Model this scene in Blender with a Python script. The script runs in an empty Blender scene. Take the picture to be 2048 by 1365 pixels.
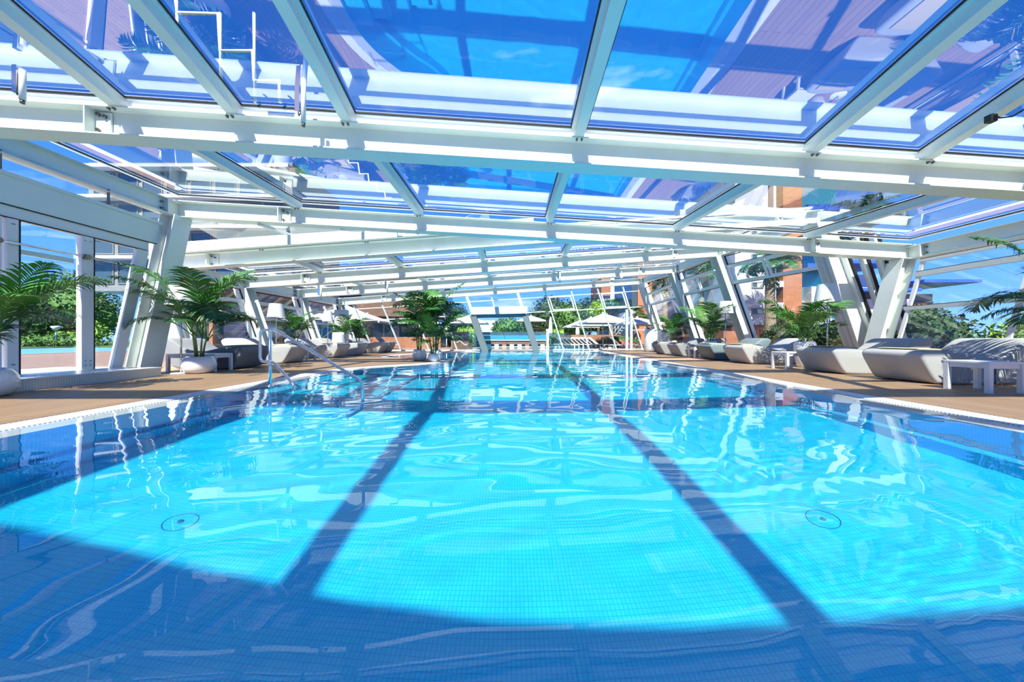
import bpy, bmesh, math, random
from mathutils import Vector, Matrix
from mathutils.geometry import tessellate_polygon
sc = bpy.context.scene
COL = sc.collection
PI = math.pi

# ------------------------------------------------------------------ camera
F, CX, CY, EYE = 690.0, 1024.0, 677.0, 0.75
cam = bpy.data.cameras.new('camera'); cam_o = bpy.data.objects.new('camera', cam); COL.objects.link(cam_o)
cam_o.location = (0, 0, EYE); cam_o.rotation_euler = (PI/2, 0, 0)
cam.sensor_width = 36; cam.lens = F/2048*36; cam.shift_y = -(682.5-CY)/2048; cam.clip_start = .05; cam.clip_end = 400
sc.camera = cam_o

# ------------------------------------------------------------------ sky, sun, exposure
w = bpy.data.worlds.new('sky'); sc.world = w; w.use_nodes = True
nt = w.node_tree; nt.nodes.clear()
def N(nt, t, **k):
    n = nt.nodes.new(t)
    for a, b in k.items(): setattr(n, a, b)
    return n
wo = N(nt, 'ShaderNodeOutputWorld'); bg = N(nt, 'ShaderNodeBackground'); tc = N(nt, 'ShaderNodeTexCoord')
sx = N(nt, 'ShaderNodeSeparateXYZ'); rp = N(nt, 'ShaderNodeValToRGB')
nt.links.new(tc.outputs['Generated'], sx.inputs[0]); nt.links.new(sx.outputs[2], rp.inputs[0])
cr = rp.color_ramp
cr.elements[0].position = 0.0; cr.elements[0].color = (.24, .46, .95, 1)
cr.elements[1].position = 1.0; cr.elements[1].color = (.006, .060, .34, 1)
e = cr.elements.new(.12); e.color = (.095, .29, .84, 1)
e = cr.elements.new(.4); e.color = (.018, .125, .55, 1)
ns = N(nt, 'ShaderNodeTexNoise'); ns.inputs['Scale'].default_value = 3.2; ns.inputs['Detail'].default_value = 6
mp = N(nt, 'ShaderNodeMapping'); mp.inputs['Scale'].default_value = (1, 1, 5)
cl = N(nt, 'ShaderNodeValToRGB'); cl.color_ramp.elements[0].position = .62; cl.color_ramp.elements[1].position = .85
cl.color_ramp.elements[1].color = (.6, .6, .6, 1)
mx = N(nt, 'ShaderNodeMixRGB'); mx.inputs[2].default_value = (1.1, 1.12, 1.15, 1)
nt.links.new(tc.outputs['Generated'], mp.inputs[0]); nt.links.new(mp.outputs[0], ns.inputs[0])
nt.links.new(ns.outputs[0], cl.inputs[0]); nt.links.new(cl.outputs[0], mx.inputs[0]); nt.links.new(rp.outputs[0], mx.inputs[1])
nt.links.new(mx.outputs[0], bg.inputs[0]); bg.inputs[1].default_value = 1.25
nt.links.new(bg.outputs[0], wo.inputs[0])
sun = bpy.data.lights.new('sun', 'SUN'); sun.energy = 8.2; sun.angle = math.radians(.7); sun.color = (1, .96, .88)
sun_o = bpy.data.objects.new('sun', sun); COL.objects.link(sun_o); sun_o.location = (0, -10, 20)
sun_o.rotation_euler = Vector((.12, .83, -1)).to_track_quat('-Z', 'Y').to_euler()
sun.cycles.is_caustics_light = True
sc.view_settings.view_transform = 'Standard'; sc.view_settings.look = 'None'
sc.view_settings.exposure = 0.66; sc.view_settings.gamma = 1; sc.view_settings.use_curve_mapping = False
cy = sc.cycles
cy.caustics_refractive = True; cy.caustics_reflective = False
cy.max_bounces = 10; cy.diffuse_bounces = 3; cy.glossy_bounces = 4; cy.transmission_bounces = 6; cy.transparent_max_bounces = 24
cy.sample_clamp_indirect = 6; cy.blur_glossy = .5

# ------------------------------------------------------------------ helpers
def P(u, v, D): return Vector(((u-CX)*D/F, D, EYE-(v-CY)*D/F))
def ptx(u, D): return (u-CX)*D/F
def tag(o, label=None, cat=None, group=None, kind=None):
    if label: o['label'] = label
    if cat: o['category'] = cat
    if group: o['group'] = group
    if kind: o['kind'] = kind
    return o
def empty(name, loc=(0,0,0), rz=0, parent=None):
    o = bpy.data.objects.new(name, None); COL.objects.link(o); o.location = loc; o.rotation_euler = (0,0,rz)
    o.empty_display_size = .1
    if parent: o.parent = parent
    return o
class MB:
    def __init__(s): s.v = []; s.f = []; s.sm = []
    def add(s, vs, fs, smooth=False):
        b = len(s.v); s.v += [tuple(q) for q in vs]
        s.f += [tuple(b+i for i in f) for f in fs]; s.sm += [smooth]*len(fs); return s
    def box(s, a, b):
        x0,y0,z0 = a; x1,y1,z1 = b
        return s.add([(x0,y0,z0),(x1,y0,z0),(x1,y1,z0),(x0,y1,z0),(x0,y0,z1),(x1,y0,z1),(x1,y1,z1),(x0,y1,z1)],
              [(0,3,2,1),(4,5,6,7),(0,1,5,4),(1,2,6,5),(2,3,7,6),(3,0,4,7)])
    def ext(s, p0, p1, prof, up=(0,0,1), cut=None):
        "extrude a closed profile [(side, up)] from p0 to p1; cut = fixed side axis for both ends"
        p0 = Vector(p0); p1 = Vector(p1); d = (p1-p0).normalized()
        side = Vector(cut) if cut else d.cross(Vector(up)).normalized()
        u = side.cross(d).normalized() if not cut else Vector(up)
        n = len(prof)
        vs = [p0+side*a+u*b for a,b in prof]+[p1+side*a+u*b for a,b in prof]
        fs = [(i,(i+1)%n,n+(i+1)%n,n+i) for i in range(n)]
        b = len(s.v); s.add(vs, fs)
        if n > 4:
            t = tessellate_polygon([[Vector((q[0],q[1],0)) for q in prof]])
            for x in t: s.f += [(b+x[0],b+x[1],b+x[2]), (b+n+x[0],b+n+x[2],b+n+x[1])]; s.sm += [False]*2
        else:
            s.f += [tuple(b+i for i in range(n))[::-1], tuple(b+n+i for i in range(n))]; s.sm += [False]*2
        return s
    def bar(s, p0, p1, wd, h, up=(0,0,1), side=None):
        return s.ext(p0, p1, [(-wd/2,-h/2),(wd/2,-h/2),(wd/2,h/2),(-wd/2,h/2)], up, side)
    def tube(s, pts, r, n=10, cap=True):
        pts = [Vector(p) for p in pts]; rings = []; prev = None
        for i, p in enumerate(pts):
            t = (pts[min(i+1,len(pts)-1)]-pts[max(i-1,0)]).normalized()
            if prev is None:
                a = Vector((0,0,1)) if abs(t.z) < .9 else Vector((1,0,0)); x = t.cross(a).normalized()
            else: x = (prev-t*prev.dot(t)).normalized()
            prev = x; y = t.cross(x); rr = r[i] if isinstance(r,(list,tuple)) else r
            rings.append([p+(x*math.cos(k*2*PI/n)+y*math.sin(k*2*PI/n))*rr for k in range(n)])
        vs = [q for g in rings for q in g]
        fs = [(i*n+k,i*n+(k+1)%n,(i+1)*n+(k+1)%n,(i+1)*n+k) for i in range(len(pts)-1) for k in range(n)]
        s.add(vs, fs, True)
        if cap:
            b = len(s.v)-len(vs); s.f += [tuple(b+k for k in range(n))[::-1], tuple(b+(len(pts)-1)*n+k for k in range(n))]; s.sm += [False]*2
        return s
    def lathe(s, prof, n=28, c=(0,0,0), sqr=0):
        vs = []
        for r, z in prof:
            for k in range(n):
                a = 2*PI*k/n; vs.append((c[0]+r*math.cos(a), c[1]+r*math.sin(a), c[2]+z))
        m = len(prof)
        fs = [(i*n+k,i*n+(k+1)%n,(i+1)*n+(k+1)%n,(i+1)*n+k) for i in range(m-1) for k in range(n)]
        s.add(vs, fs, True)
        b = len(s.v)-len(vs)
        if prof[0][0] > 1e-4: s.f.append(tuple(b+k for k in range(n))[::-1]); s.sm.append(False)
        if prof[-1][0] > 1e-4: s.f.append(tuple(b+(m-1)*n+k for k in range(n))); s.sm.append(False)
        return s
    def mesh(s, name, mat):
        me = bpy.data.meshes.new(name); me.from_pydata(s.v, [], s.f)
        me.polygons.foreach_set('use_smooth', s.sm); me.materials.append(mat); me.update(); return me
    def build(s, name, mat, parent=None, recalc=True):
        me = s.mesh(name, mat)
        if recalc:
            bm = bmesh.new(); bm.from_mesh(me); bmesh.ops.recalc_face_normals(bm, faces=bm.faces); bm.to_mesh(me); bm.free()
        return link(name, me, parent)
def link(name, me, parent=None, loc=None):
    o = bpy.data.objects.new(name, me); COL.objects.link(o)
    if parent: o.parent = parent
    if loc is not None: o.location = loc
    return o
def bevel(o, wd, seg=2):
    m = o.modifiers.new('bevel', 'BEVEL'); m.width = wd; m.segments = seg; m.limit_method = 'ANGLE'; return o
def copy_tree(o, parent=None):
    c = o.copy(); COL.objects.link(c); c.parent = parent
    for ch in list(o.children): copy_tree(ch, c)
    return c

# ------------------------------------------------------------------ materials
def pbr(name, col, rough=.5, metal=0., spec=.5, noise=None, bump=None, trans=0, coat=0):
    m = bpy.data.materials.new(name); m.use_nodes = True; nt = m.node_tree
    b = nt.nodes['Principled BSDF']; b.inputs['Base Color'].default_value = (*col, 1); b.inputs['Roughness'].default_value = rough
    b.inputs['Metallic'].default_value = metal; b.inputs['Specular IOR Level'].default_value = spec
    b.inputs['Coat Weight'].default_value = coat
    tcn = N(nt, 'ShaderNodeTexCoord')
    if noise:
        sc_, amt = noise[:2]
        n = N(nt, 'ShaderNodeTexNoise'); n.inputs['Scale'].default_value = sc_; n.inputs['Detail'].default_value = 5
        nt.links.new(tcn.outputs['Object'], n.inputs[0])
        r = N(nt, 'ShaderNodeValToRGB'); r.color_ramp.elements[0].position = .3; r.color_ramp.elements[1].position = .7
        c2 = noise[2] if len(noise) > 2 else tuple(c*(1-amt) for c in col)
        r.color_ramp.elements[0].color = (*c2, 1); r.color_ramp.elements[1].color = (*[min(1, c*(1+amt*.5)) for c in col], 1)
        nt.links.new(n.outputs[0], r.inputs[0]); nt.links.new(r.outputs[0], b.inputs['Base Color'])
    if bump:
        n = N(nt, 'ShaderNodeTexNoise'); n.inputs['Scale'].default_value = bump[0]; nt.links.new(tcn.outputs['Object'], n.inputs[0])
        bp = N(nt, 'ShaderNodeBump'); bp.inputs['Strength'].default_value = bump[1]; bp.inputs['Distance'].default_value = .01
        nt.links.new(n.outputs[0], bp.inputs['Height']); nt.links.new(bp.outputs[0], b.inputs['Normal'])
    return m
def glass(name, tint, refl, gcol=(1,1,1)):
    m = bpy.data.materials.new(name); m.use_nodes = True; nt = m.node_tree; nt.nodes.clear()
    o = N(nt, 'ShaderNodeOutputMaterial'); t = N(nt, 'ShaderNodeBsdfTransparent'); g = N(nt, 'ShaderNodeBsdfGlossy')
    t.inputs[0].default_value = (*tint, 1); g.inputs['Roughness'].default_value = 0; g.inputs[0].default_value = (*gcol, 1)
    lw = N(nt, 'ShaderNodeFresnel'); lw.inputs[0].default_value = 1.5
    a = N(nt, 'ShaderNodeMath', operation='MULTIPLY_ADD'); a.inputs[1].default_value = 1-refl; a.inputs[2].default_value = refl; a.use_clamp = True
    mx = N(nt, 'ShaderNodeMixShader')
    ge = N(nt, 'ShaderNodeNewGeometry'); fr = N(nt, 'ShaderNodeMath', operation='SUBTRACT'); fr.inputs[0].default_value = 1
    ml = N(nt, 'ShaderNodeMath', operation='MULTIPLY'); nt.links.new(ge.outputs['Backfacing'], fr.inputs[1])
    nt.links.new(lw.outputs[0], a.inputs[0]); nt.links.new(a.outputs[0], ml.inputs[0]); nt.links.new(fr.outputs[0], ml.inputs[1]); nt.links.new(ml.outputs[0], mx.inputs[0])
    nt.links.new(t.outputs[0], mx.inputs[1]); nt.links.new(g.outputs[0], mx.inputs[2]); nt.links.new(mx.outputs[0], o.inputs[0])
    return m
def tiles(name, c1, c2, cm, w_, h_, mort, rough=.25, plane='xy', bump=.3, noise=0):
    m = bpy.data.materials.new(name); m.use_nodes = True; nt = m.node_tree; b = nt.nodes['Principled BSDF']
    tcn = N(nt, 'ShaderNodeTexCoord'); br = N(nt, 'ShaderNodeTexBrick'); br.offset = 0
    for k, v in (('Color1', c1), ('Color2', c2), ('Mortar', cm)): br.inputs[k].default_value = (*v, 1)
    br.inputs['Scale'].default_value = 1; br.inputs['Mortar Size'].default_value = mort; br.inputs['Brick Width'].default_value = w_; br.inputs['Row Height'].default_value = h_
    if plane == 'xy': nt.links.new(tcn.outputs['Object'], br.inputs[0])
    else:
        s = N(nt, 'ShaderNodeSeparateXYZ'); c = N(nt, 'ShaderNodeCombineXYZ'); nt.links.new(tcn.outputs['Object'], s.inputs[0])
        i = {'xz': (0,2), 'yz': (1,2)}[plane]
        nt.links.new(s.outputs[i[0]], c.inputs[0]); nt.links.new(s.outputs[i[1]], c.inputs[1]); nt.links.new(c.outputs[0], br.inputs[0])
    nt.links.new(br.outputs[0], b.inputs['Base Color']); b.inputs['Roughness'].default_value = rough
    bp = N(nt, 'ShaderNodeBump'); bp.inputs['Strength'].default_value = bump; bp.inputs['Distance'].default_value = .003; bp.invert = True
    nt.links.new(br.outputs['Fac'], bp.inputs['Height']); nt.links.new(bp.outputs[0], b.inputs['Normal'])
    return m
M = {}
M['white'] = pbr('white_paint', (.80,.86,.80), .38, noise=(2.5,.04))
M['white2'] = pbr('white_powder_coat', (.86,.86,.84), .45)
M['gasket'] = pbr('black_gasket', (.012,.012,.012), .6)
M['bolt'] = pbr('bolt_steel', (.18,.17,.15), .35, .9)
M['steel'] = pbr('brushed_stainless', (.72,.73,.75), .14, 1.)
M['plastic'] = pbr('white_plastic', (.82,.83,.84), .3)
M['ceramic'] = pbr('white_glazed_planter', (.82,.83,.84), .12, coat=.6)
M['shade'] = pbr('lamp_shade_fabric', (.86,.87,.86), .8)
M['fab_l'] = pbr('pale_grey_fabric', (.50,.50,.485), .9, noise=(160,.10), bump=(300,.25))
M['fab_d'] = pbr('dark_grey_fabric', (.20,.22,.235), .85, noise=(160,.12), bump=(300,.25))
M['fab_m'] = pbr('mid_grey_fabric', (.36,.365,.36), .9, noise=(160,.10), bump=(300,.25))
M['fab_shade'] = pbr('shade_painted_fabric', (.12,.17,.19), .6, noise=(160,.12), bump=(300,.25))  # shade lying on the fourth right lounger, put into its fabric colour
M['piping'] = pbr('seam_tape', (.10,.10,.11), .8)
M['towel'] = pbr('sand_towel', (.70,.58,.36), .95, bump=(220,.6))
M['towel_w'] = pbr('white_towel', (.85,.85,.83), .95, bump=(220,.6))
M['drain'] = pbr('drain_ring_blue', (.02,.16,.42), .5)
M['slate'] = pbr('slate_blue_soffit', (.16,.26,.36), .8)
M['gate'] = pbr('brushed_gate_metal', (.30,.33,.31), .4, .3)
M['skywater'] = pbr('sky_painted_water', (.16,.38,.60), .35)  # reflected sky put into the water's base colour
M['soil'] = pbr('soil', (.06,.04,.03), .95)
M['stem'] = pbr('palm_stem', (.20,.27,.07), .6, noise=(8,.3))
M['leafA'] = pbr('palm_leaf', (.028,.125,.022), .45, noise=(3,.45,(.02,.085,.02)))
M['leafB'] = pbr('palm_leaf_bright', (.08,.25,.03), .45, noise=(3,.4,(.05,.17,.03)))
M['bark'] = pbr('bark', (.14,.10,.07), .9, noise=(12,.5))
M['trunk'] = pbr('palm_trunk', (.26,.20,.14), .9, noise=(14,.5))
M['fol1'] = pbr('foliage_dark', (.028,.075,.018), .8, noise=(1.5,.5,(.012,.035,.012)))
M['fol2'] = pbr('foliage_mid', (.09,.20,.035), .8, noise=(1.5,.5,(.035,.09,.02)))
M['fol3'] = pbr('foliage_yellow_green', (.24,.38,.04), .8, noise=(1.5,.5,(.09,.20,.025)))
M['brick'] = tiles('orange_brick', (.40,.15,.07), (.34,.13,.06), (.24,.13,.09), .5, .14, .012, .85, 'xz')
M['terracotta'] = pbr('terracotta', (.30,.12,.065), .8, noise=(3,.2))
M['brown'] = pbr('brown_render', (.15,.085,.06), .85, noise=(2,.2))
M['render'] = pbr('white_render', (.50,.51,.54), .85)
M['cobalt'] = pbr('cobalt_fascia', (.03,.09,.42), .5)
M['bwin'] = pbr('dark_window_glass', (.05,.08,.11), .08, spec=.8)
M['teal'] = pbr('teal_glass_front', (.05,.22,.30), .1, spec=.8)
M['greyw'] = pbr('grey_render', (.20,.20,.20), .8)
M['pave'] = pbr('terrace_paving', (.26,.165,.13), .85, noise=(2,.15))
M['lawn'] = pbr('lawn', (.07,.14,.03), .95, noise=(4,.4))
M['canvas'] = pbr('white_canvas', (.58,.58,.57), .85)
M['redfl'] = pbr('red_blossom', (.65,.05,.05), .7)
M['glass_roof'] = glass('roof_glass', (.97,.995,.99), .38, (.95,.98,1))
M['glass_wall'] = glass('wall_glass', (.93,.97,.96), .03)
M['frost'] = glass('frosted_panel', (.55,.66,.70), .12)
M['tile_floor'] = tiles('blue_mosaic_floor', (.012,.66,.98), (.02,.70,1.0), (.006,.48,.88), .0255, .034, .0022, .3, 'xy', .2)
M['tile_wx'] = tiles('blue_mosaic_wall', (.02,.54,.93), (.03,.58,.96), (.008,.40,.8), .0255, .0255, .002, .3, 'yz', .2)
M['tile_wy'] = tiles('blue_mosaic_endwall', (.02,.54,.93), (.03,.58,.96), (.008,.40,.8), .0255, .0255, .002, .3, 'xz', .2)
M['coping'] = pbr('white_coping_tile', (.78,.80,.80), .3)
M['grille'] = pbr('white_overflow_grille', (.84,.85,.85), .4)
M['mosaic'] = tiles('pale_green_mosaic', (.48,.60,.57), (.42,.54,.52), (.74,.76,.72), .032, .032, .0045, .3, 'yz')
M['mosaic_x'] = tiles('pale_green_mosaic_end', (.48,.60,.57), (.42,.54,.52), (.74,.76,.72), .032, .032, .0045, .3, 'xz')
def deck_mat():
    m = bpy.data.materials.new('composite_deck'); m.use_nodes = True; nt = m.node_tree; b = nt.nodes['Principled BSDF']
    tcn = N(nt, 'ShaderNodeTexCoord'); br = N(nt, 'ShaderNodeTexBrick'); br.offset = .37
    mp = N(nt, 'ShaderNodeMapping'); mp.inputs['Rotation'].default_value = (0,0,PI/2)
    nt.links.new(tcn.outputs['Object'], mp.inputs[0]); nt.links.new(mp.outputs[0], br.inputs[0])
    for k, v in (('Color1', (.46,.29,.165)), ('Color2', (.39,.245,.14)), ('Mortar', (.09,.06,.045))): br.inputs[k].default_value = (*v, 1)
    br.inputs['Scale'].default_value = 1; br.inputs['Mortar Size'].default_value = .004; br.inputs['Brick Width'].default_value = 2.4; br.inputs['Row Height'].default_value = .14
    wv = N(nt, 'ShaderNodeTexNoise'); mp2 = N(nt, 'ShaderNodeMapping'); mp2.inputs['Scale'].default_value = (60,1.5,1); wv.inputs['Scale'].default_value = 1
    nt.links.new(tcn.outputs['Object'], mp2.inputs[0]); nt.links.new(mp2.outputs[0], wv.inputs[0])
    mm = N(nt, 'ShaderNodeMixRGB', blend_type='MULTIPLY'); mm.inputs[0].default_value = .3
    nt.links.new(br.outputs[0], mm.inputs[1]); nt.links.new(wv.outputs[0], mm.inputs[2]); nt.links.new(mm.outputs[0], b.inputs['Base Color'])
    b.inputs['Roughness'].default_value = .55
    bp = N(nt, 'ShaderNodeBump'); bp.inputs['Strength'].default_value = .5; bp.inputs['Distance'].default_value = .004; bp.invert = True
    nt.links.new(br.outputs['Fac'], bp.inputs['Height']); nt.links.new(bp.outputs[0], b.inputs['Normal'])
    return m
M['deck'] = deck_mat()
def water_mat():
    m = bpy.data.materials.new('pool_water'); m.use_nodes = True; nt = m.node_tree; nt.nodes.clear()
    o = N(nt, 'ShaderNodeOutputMaterial'); g = N(nt, 'ShaderNodeBsdfGlass'); g.inputs['IOR'].default_value = 1.33; g.inputs['Roughness'].default_value = 0
    g.inputs[0].default_value = (.97,.995,1,1); nt.links.new(g.outputs[0], o.inputs[0]); return m
M['water'] = water_mat()

# ------------------------------------------------------------------ pool
def chaikin(p, n=2):
    for _ in range(n):
        q = [p[0]]
        for a, b in zip(p, p[1:]): q += [a*.75+b*.25, a*.25+b*.75]
        q.append(p[-1]); p = q
    return p
V2 = lambda *l: [Vector(x) for x in l]
WALLD = lambda X: 18.9+(X+8.3)*.215       # base line of the far glass wall
left = chaikin(V2((-4.0,-4.5),(-3.98,3.),(-3.96,6.5),(-3.95,8.2),(-3.3,9.2),(-2.35,10.0),(-1.95,11.2),(-1.75,12.8),(-2.5,13.5),(-4.6,13.7),(-5.1,14.6),(-4.9,16.4),(-3.9,17.6),(-2.2,18.6),(-2.2,21.0)))
right = chaikin(V2((4.05,-4.5),(4.2,3.5),(4.4,8),(4.6,14),(4.8,19.2),(4.9,21.95)))
def offs(line, d):
    out = []
    for i, p in enumerate(line):
        t = (line[min(i+1,len(line)-1)]-line[max(i-1,0)]).normalized(); out.append(p+Vector((-t.y,t.x))*d)
    return out
WZ = -.02
def strip(mb, a, za, b, zb):
    n = len(a); vs = [(p.x,p.y,za) for p in a]+[(p.x,p.y,zb) for p in b]
    return mb.add(vs, [(i,i+1,n+i+1,n+i) for i in range(n-1)])
lo, ro = offs(left, .24), offs(right, -.24)
lo2, ro2 = offs(left, .48), offs(right, -.48)
def poly(mb, pts, z, z2=None):
    t = tessellate_polygon([[Vector((p.x,p.y,0)) for p in pts]]); vs = [(p.x,p.y,z) for p in pts]
    mb.add(vs, [tuple(x) for x in t])
    if z2 is not None:
        n = len(pts); mb.add([(p.x,p.y,z) for p in pts]+[(p.x,p.y,z2) for p in pts], [(i,(i+1)%n,n+(i+1)%n,n+i) for i in range(n)])
        mb.add([(p.x,p.y,z2) for p in pts], [tuple(x)[::-1] for x in t])
# deck: left and right sides as one floor object with two parts
floor = empty('floor'); tag(floor, 'brown composite decking around the indoor pool', 'floor', kind='structure')
mb = MB(); poly(mb, lo2+V2((-2.7,21.2),(-11.2,19.9),(-11.2,-4.5)), 0, -.3); mb.build('decking', M['deck'], floor)
mb = MB(); poly(mb, ro2+V2((11.6,23.2),(11.6,-4.5)), 0, -.3); mb.build('decking', M['deck'], floor)
basin = empty('pool_basin'); tag(basin, 'blue mosaic pool basin with white edge', 'pool', kind='structure')
DEP = -1.5
ring = left+right[::-1]
mb = MB(); poly(mb, ring, DEP); pf = mb.build('basin_floor', M['tile_floor'], basin, False)
# wall with a narrow ledge
walls_ = []
for ln, s, nm in ((left,-1,'l'), (right,1,'r')):
    mb = MB(); inn = offs(ln, .10*s)
    strip(mb, ln, -.07, ln, -1.12); strip(mb, ln, -1.12, inn, -1.12); strip(mb, inn, -1.12, inn, DEP)
    walls_.append(mb.build('basin_wall', M['tile_wx'], basin, False))
mb = MB(); mb.box((-4.2,-4.6,DEP), (4.3,-4.4,-.05)); walls_.append(mb.build('basin_wall', M['tile_wy'], basin))
for a, b in ((left, lo), (right, ro)):
    mb = MB(); strip(mb, a, -.07, b, -.03); strip(mb, b, -.03, b, -.2)
    walls_.append(mb.build('coping', M['coping'], basin, False))
for a, b in ((lo, lo2), (ro, ro2)):   # overflow channel with slats
    mb = MB(); strip(mb, a, -.05, b, -.05); mb.build('gutter', M['greyw'], basin, False)
    mb = MB()
    acc = 0; step = .034
    for i in range(len(a)-1):
        L = (a[i+1]-a[i]).length; k = acc
        while k < L:
            t = k/L; p = a[i].lerp(a[i+1], t); q = b[i].lerp(b[i+1], t); d = (a[i+1]-a[i]).normalized()*.011
            vs = [(p.x-d.x,p.y-d.y,-.012),(p.x+d.x,p.y+d.y,-.012),(q.x+d.x,q.y+d.y,-.004),(q.x-d.x,q.y-d.y,-.004)]
            vs += [(x,y,z-.02) for x,y,z in vs]
            mb.add(vs, [(0,1,2,3),(0,4,5,1),(2,6,7,3),(0,3,7,4),(1,5,6,2)]); k += step
        acc = k-L
    g = mb.build('overflow_grille', M['grille'], basin, False); g['kind'] = 'stuff'
# steps under water at the left side
ssteps = []
for i in range(4):
    mb = MB(); x1 = -3.96+.42*(i+1)
    mb.box((-3.97, 5.1-.12*i, DEP), (x1, 8.0, -.28-.3*i)); ssteps.append(mb.build('pool_step', M['tile_floor'], basin))
mb = MB(); mb.box((-3.9,17.0,DEP),(4.7,17.35,-.9)); ssteps.append(mb.build('pool_step', M['tile_floor'], basin))
# floor drains
for X, Y in ((-2.4,2.5),(2.3,2.55)):
    mb = MB(); mb.tube([(X+.10*math.cos(a*PI/16),Y+.10*math.sin(a*PI/16),DEP+.003) for a in range(33)], .003, 6); mb.lathe([(.0,.01),(.018,.01),(.018,0)], 12, (X,Y,DEP)); ssteps.append(mb.build('drain_ring', M['drain'], basin))
# water
def inside(x, y, pg):
    c = False; n = len(pg)
    for i in range(n):
        a, b = pg[i], pg[i-1]
        if (a.y > y) != (b.y > y) and x < (b.x-a.x)*(y-a.y)/(b.y-a.y)+a.x: c = not c
    return c
wring = lo+ro[::-1]
random.seed(4)
waves = []
for i in range(26):
    a = random.gauss(0, .75)+PI/2; lam = random.choice([.22,.3,.42,.6,.85,1.2]); k = 2*PI/lam
    waves.append((math.cos(a)*k, math.sin(a)*k, random.random()*6.3, .00030*lam**.95))
def wh(x, y):
    z = 0; wx = .25*math.sin(y*1.3+x*.7); wy = .25*math.sin(x*1.1-y*.5)
    for kx, ky, ph, am in waves: z += am*math.sin(kx*(x+wx)+ky*(y+wy)+ph)
    r = math.hypot(x-2.45, y-1.75); z += .00085*math.sin(r*52)*math.exp(-(r-.75)**2*2.2)
    return z*(1.0+.01*y)
mb = MB(); ids = {}; faces = []
ys = []; y = -3.0
while y < 22.4: ys.append(y); y += .05 if y < 6 else (.075 if y < 11 else .12)
nx = 190; x0, x1 = -5.4, 5.2
import numpy as np
XX = [x0+(x1-x0)*i/nx for i in range(nx+1)]
vs = []
def vid(i, j):
    if (i,j) not in ids: ids[(i,j)] = len(vs); vs.append((XX[i], ys[j], WZ+wh(XX[i], ys[j])))
    return ids[(i,j)]
for j in range(len(ys)-1):
    yc = (ys[j]+ys[j+1])/2
    for i in range(nx):
        if inside((XX[i]+XX[i+1])/2, yc, wring): faces.append((vid(i,j),vid(i+1,j),vid(i+1,j+1),vid(i,j+1)))
mb.v = vs; mb.f = faces; mb.sm = [True]*len(faces)
water = mb.build('pool_water', M['water'], None, False)
tag(water, 'clear rippling pool water filling the blue tiled basin', 'water', kind='structure')
water.cycles.is_caustics_caster = True
for q in [pf]+walls_+ssteps: q.cycles.is_caustics_receiver = True

# ------------------------------------------------------------------ roof
ceil = empty('ceiling'); tag(ceil, 'white steel and glass roof over the pool', 'roof', kind='structure')
def lin(xl, xr, Dl, Dr, Zl, Zr):
    return lambda X: Vector((X, Dl+(Dr-Dl)*(X-xl)/(xr-xl), Zl+(Zr-Zl)*(X-xl)/(xr-xl)))
A = lambda D0, s: (lambda X: Vector((X, D0+s*X, 3.233-.0393*X)))
bm1 = A(-2.12, -.05); b0 = A(1.8, .045); b1 = A(4.93, .045); b2 = A(8.5, .06)
b3 = lin(-9.5, 9.1, 9.2, 10.2, 2.52, 4.13); b4 = lin(-9.3, 8.2, 11.9, 13.6, 2.45, 3.96)
b5 = lin(-9.35, 8.15, 15.1, 17.2, 2.50, 4.0); b6 = lin(-9.6, 8.5, 19.0, 22.4, 2.56, 4.28)
BH, BF = .38, .15
def iprof(h=BH, f=BF, t=.018, wb=.012):
    return [(-f,0),(f,0),(f,t),(wb,t),(wb,h-t),(f,h-t),(f,h),(-f,h),(-f,h-t),(-wb,h-t),(-wb,t),(-f,t)]
def beam(fn, xl, xr, name='roof_beam'):
    mb = MB(); mb.ext(fn(xl), fn(xr), iprof()); return mb.build(name, M['white'], ceil)
def onbeam(fn, X, du=0, dz=0):
    p = fn(X); return Vector((p.x, p.y-du, p.z+dz))
plate_me = None
def bracket(bo, fn, X):
    "full height stiffener plate in front of the web with bolts"
    p = fn(X); mb = MB(); mb.box((p.x-.01,p.y-BF,p.z+.015),(p.x+.01,p.y-.012,p.z+BH-.015)); mb.box((p.x+.01,p.y-.035,p.z+.05),(p.x+.22,p.y-.012,p.z+BH-.05))
    mb.build('bracket_plate', M['white'], bo)
    for dx, dz in ((.07,.30),(.16,.27),(.07,.09)):
        q = p+Vector((dx,-.04,dz)); m = MB(); m.tube([q, q+Vector((0,-.03,0))], .024, 8); m.build('bolt', M['bolt'], bo)
def bolts(bo, fn, X):
    p = fn(X)
    for dx in (-.035,.035):
        m = MB(); q = p+Vector((dx,-BF+.03,BH-.045)); m.tube([q, q+Vector((0,-.0,.03))], .014, 6); m.tube([q+Vector((0,0,.012)), q+Vector((0,-.03,.012))], .012, 6); m.build('bolt', M['bolt'], bo)
XA = {'m1': [-4.3,-1.9,1.05,4.2,7.0], '0': [-4.3,-1.85,.86,3.75,6.3], '1': [-5.3,-2.27,.945,4.39,8.06], '2': [-5.04,-2.23,.92,4.13,7.6]}
XB = [-6.75,-4.0,-1.05,1.95,5.1]
EL, ER = -7.78, 10.5
beams = {}
for k, fn, xl, xr in (('m1',bm1,-9,10.6),('0',b0,EL,ER),('1',b1,EL,ER),('2',b2,EL,ER),('3',b3,-9.5,9.1),('4',b4,-9.3,8.2),('5',b5,-9.35,8.15),('6',b6,-9.6,8.5)):
    beams[k] = beam(fn, xl, xr)
fns = {'m1':bm1,'0':b0,'1':b1,'2':b2,'3':b3,'4':b4,'5':b5,'6':b6}
for k in ('1','2'):
    for X in XA[k]: bolts(beams[k], fns[k], X)
for k in ('3','4','5','6'):
    for X in XB: bolts(beams[k], fns[k], X+.05)
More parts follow.
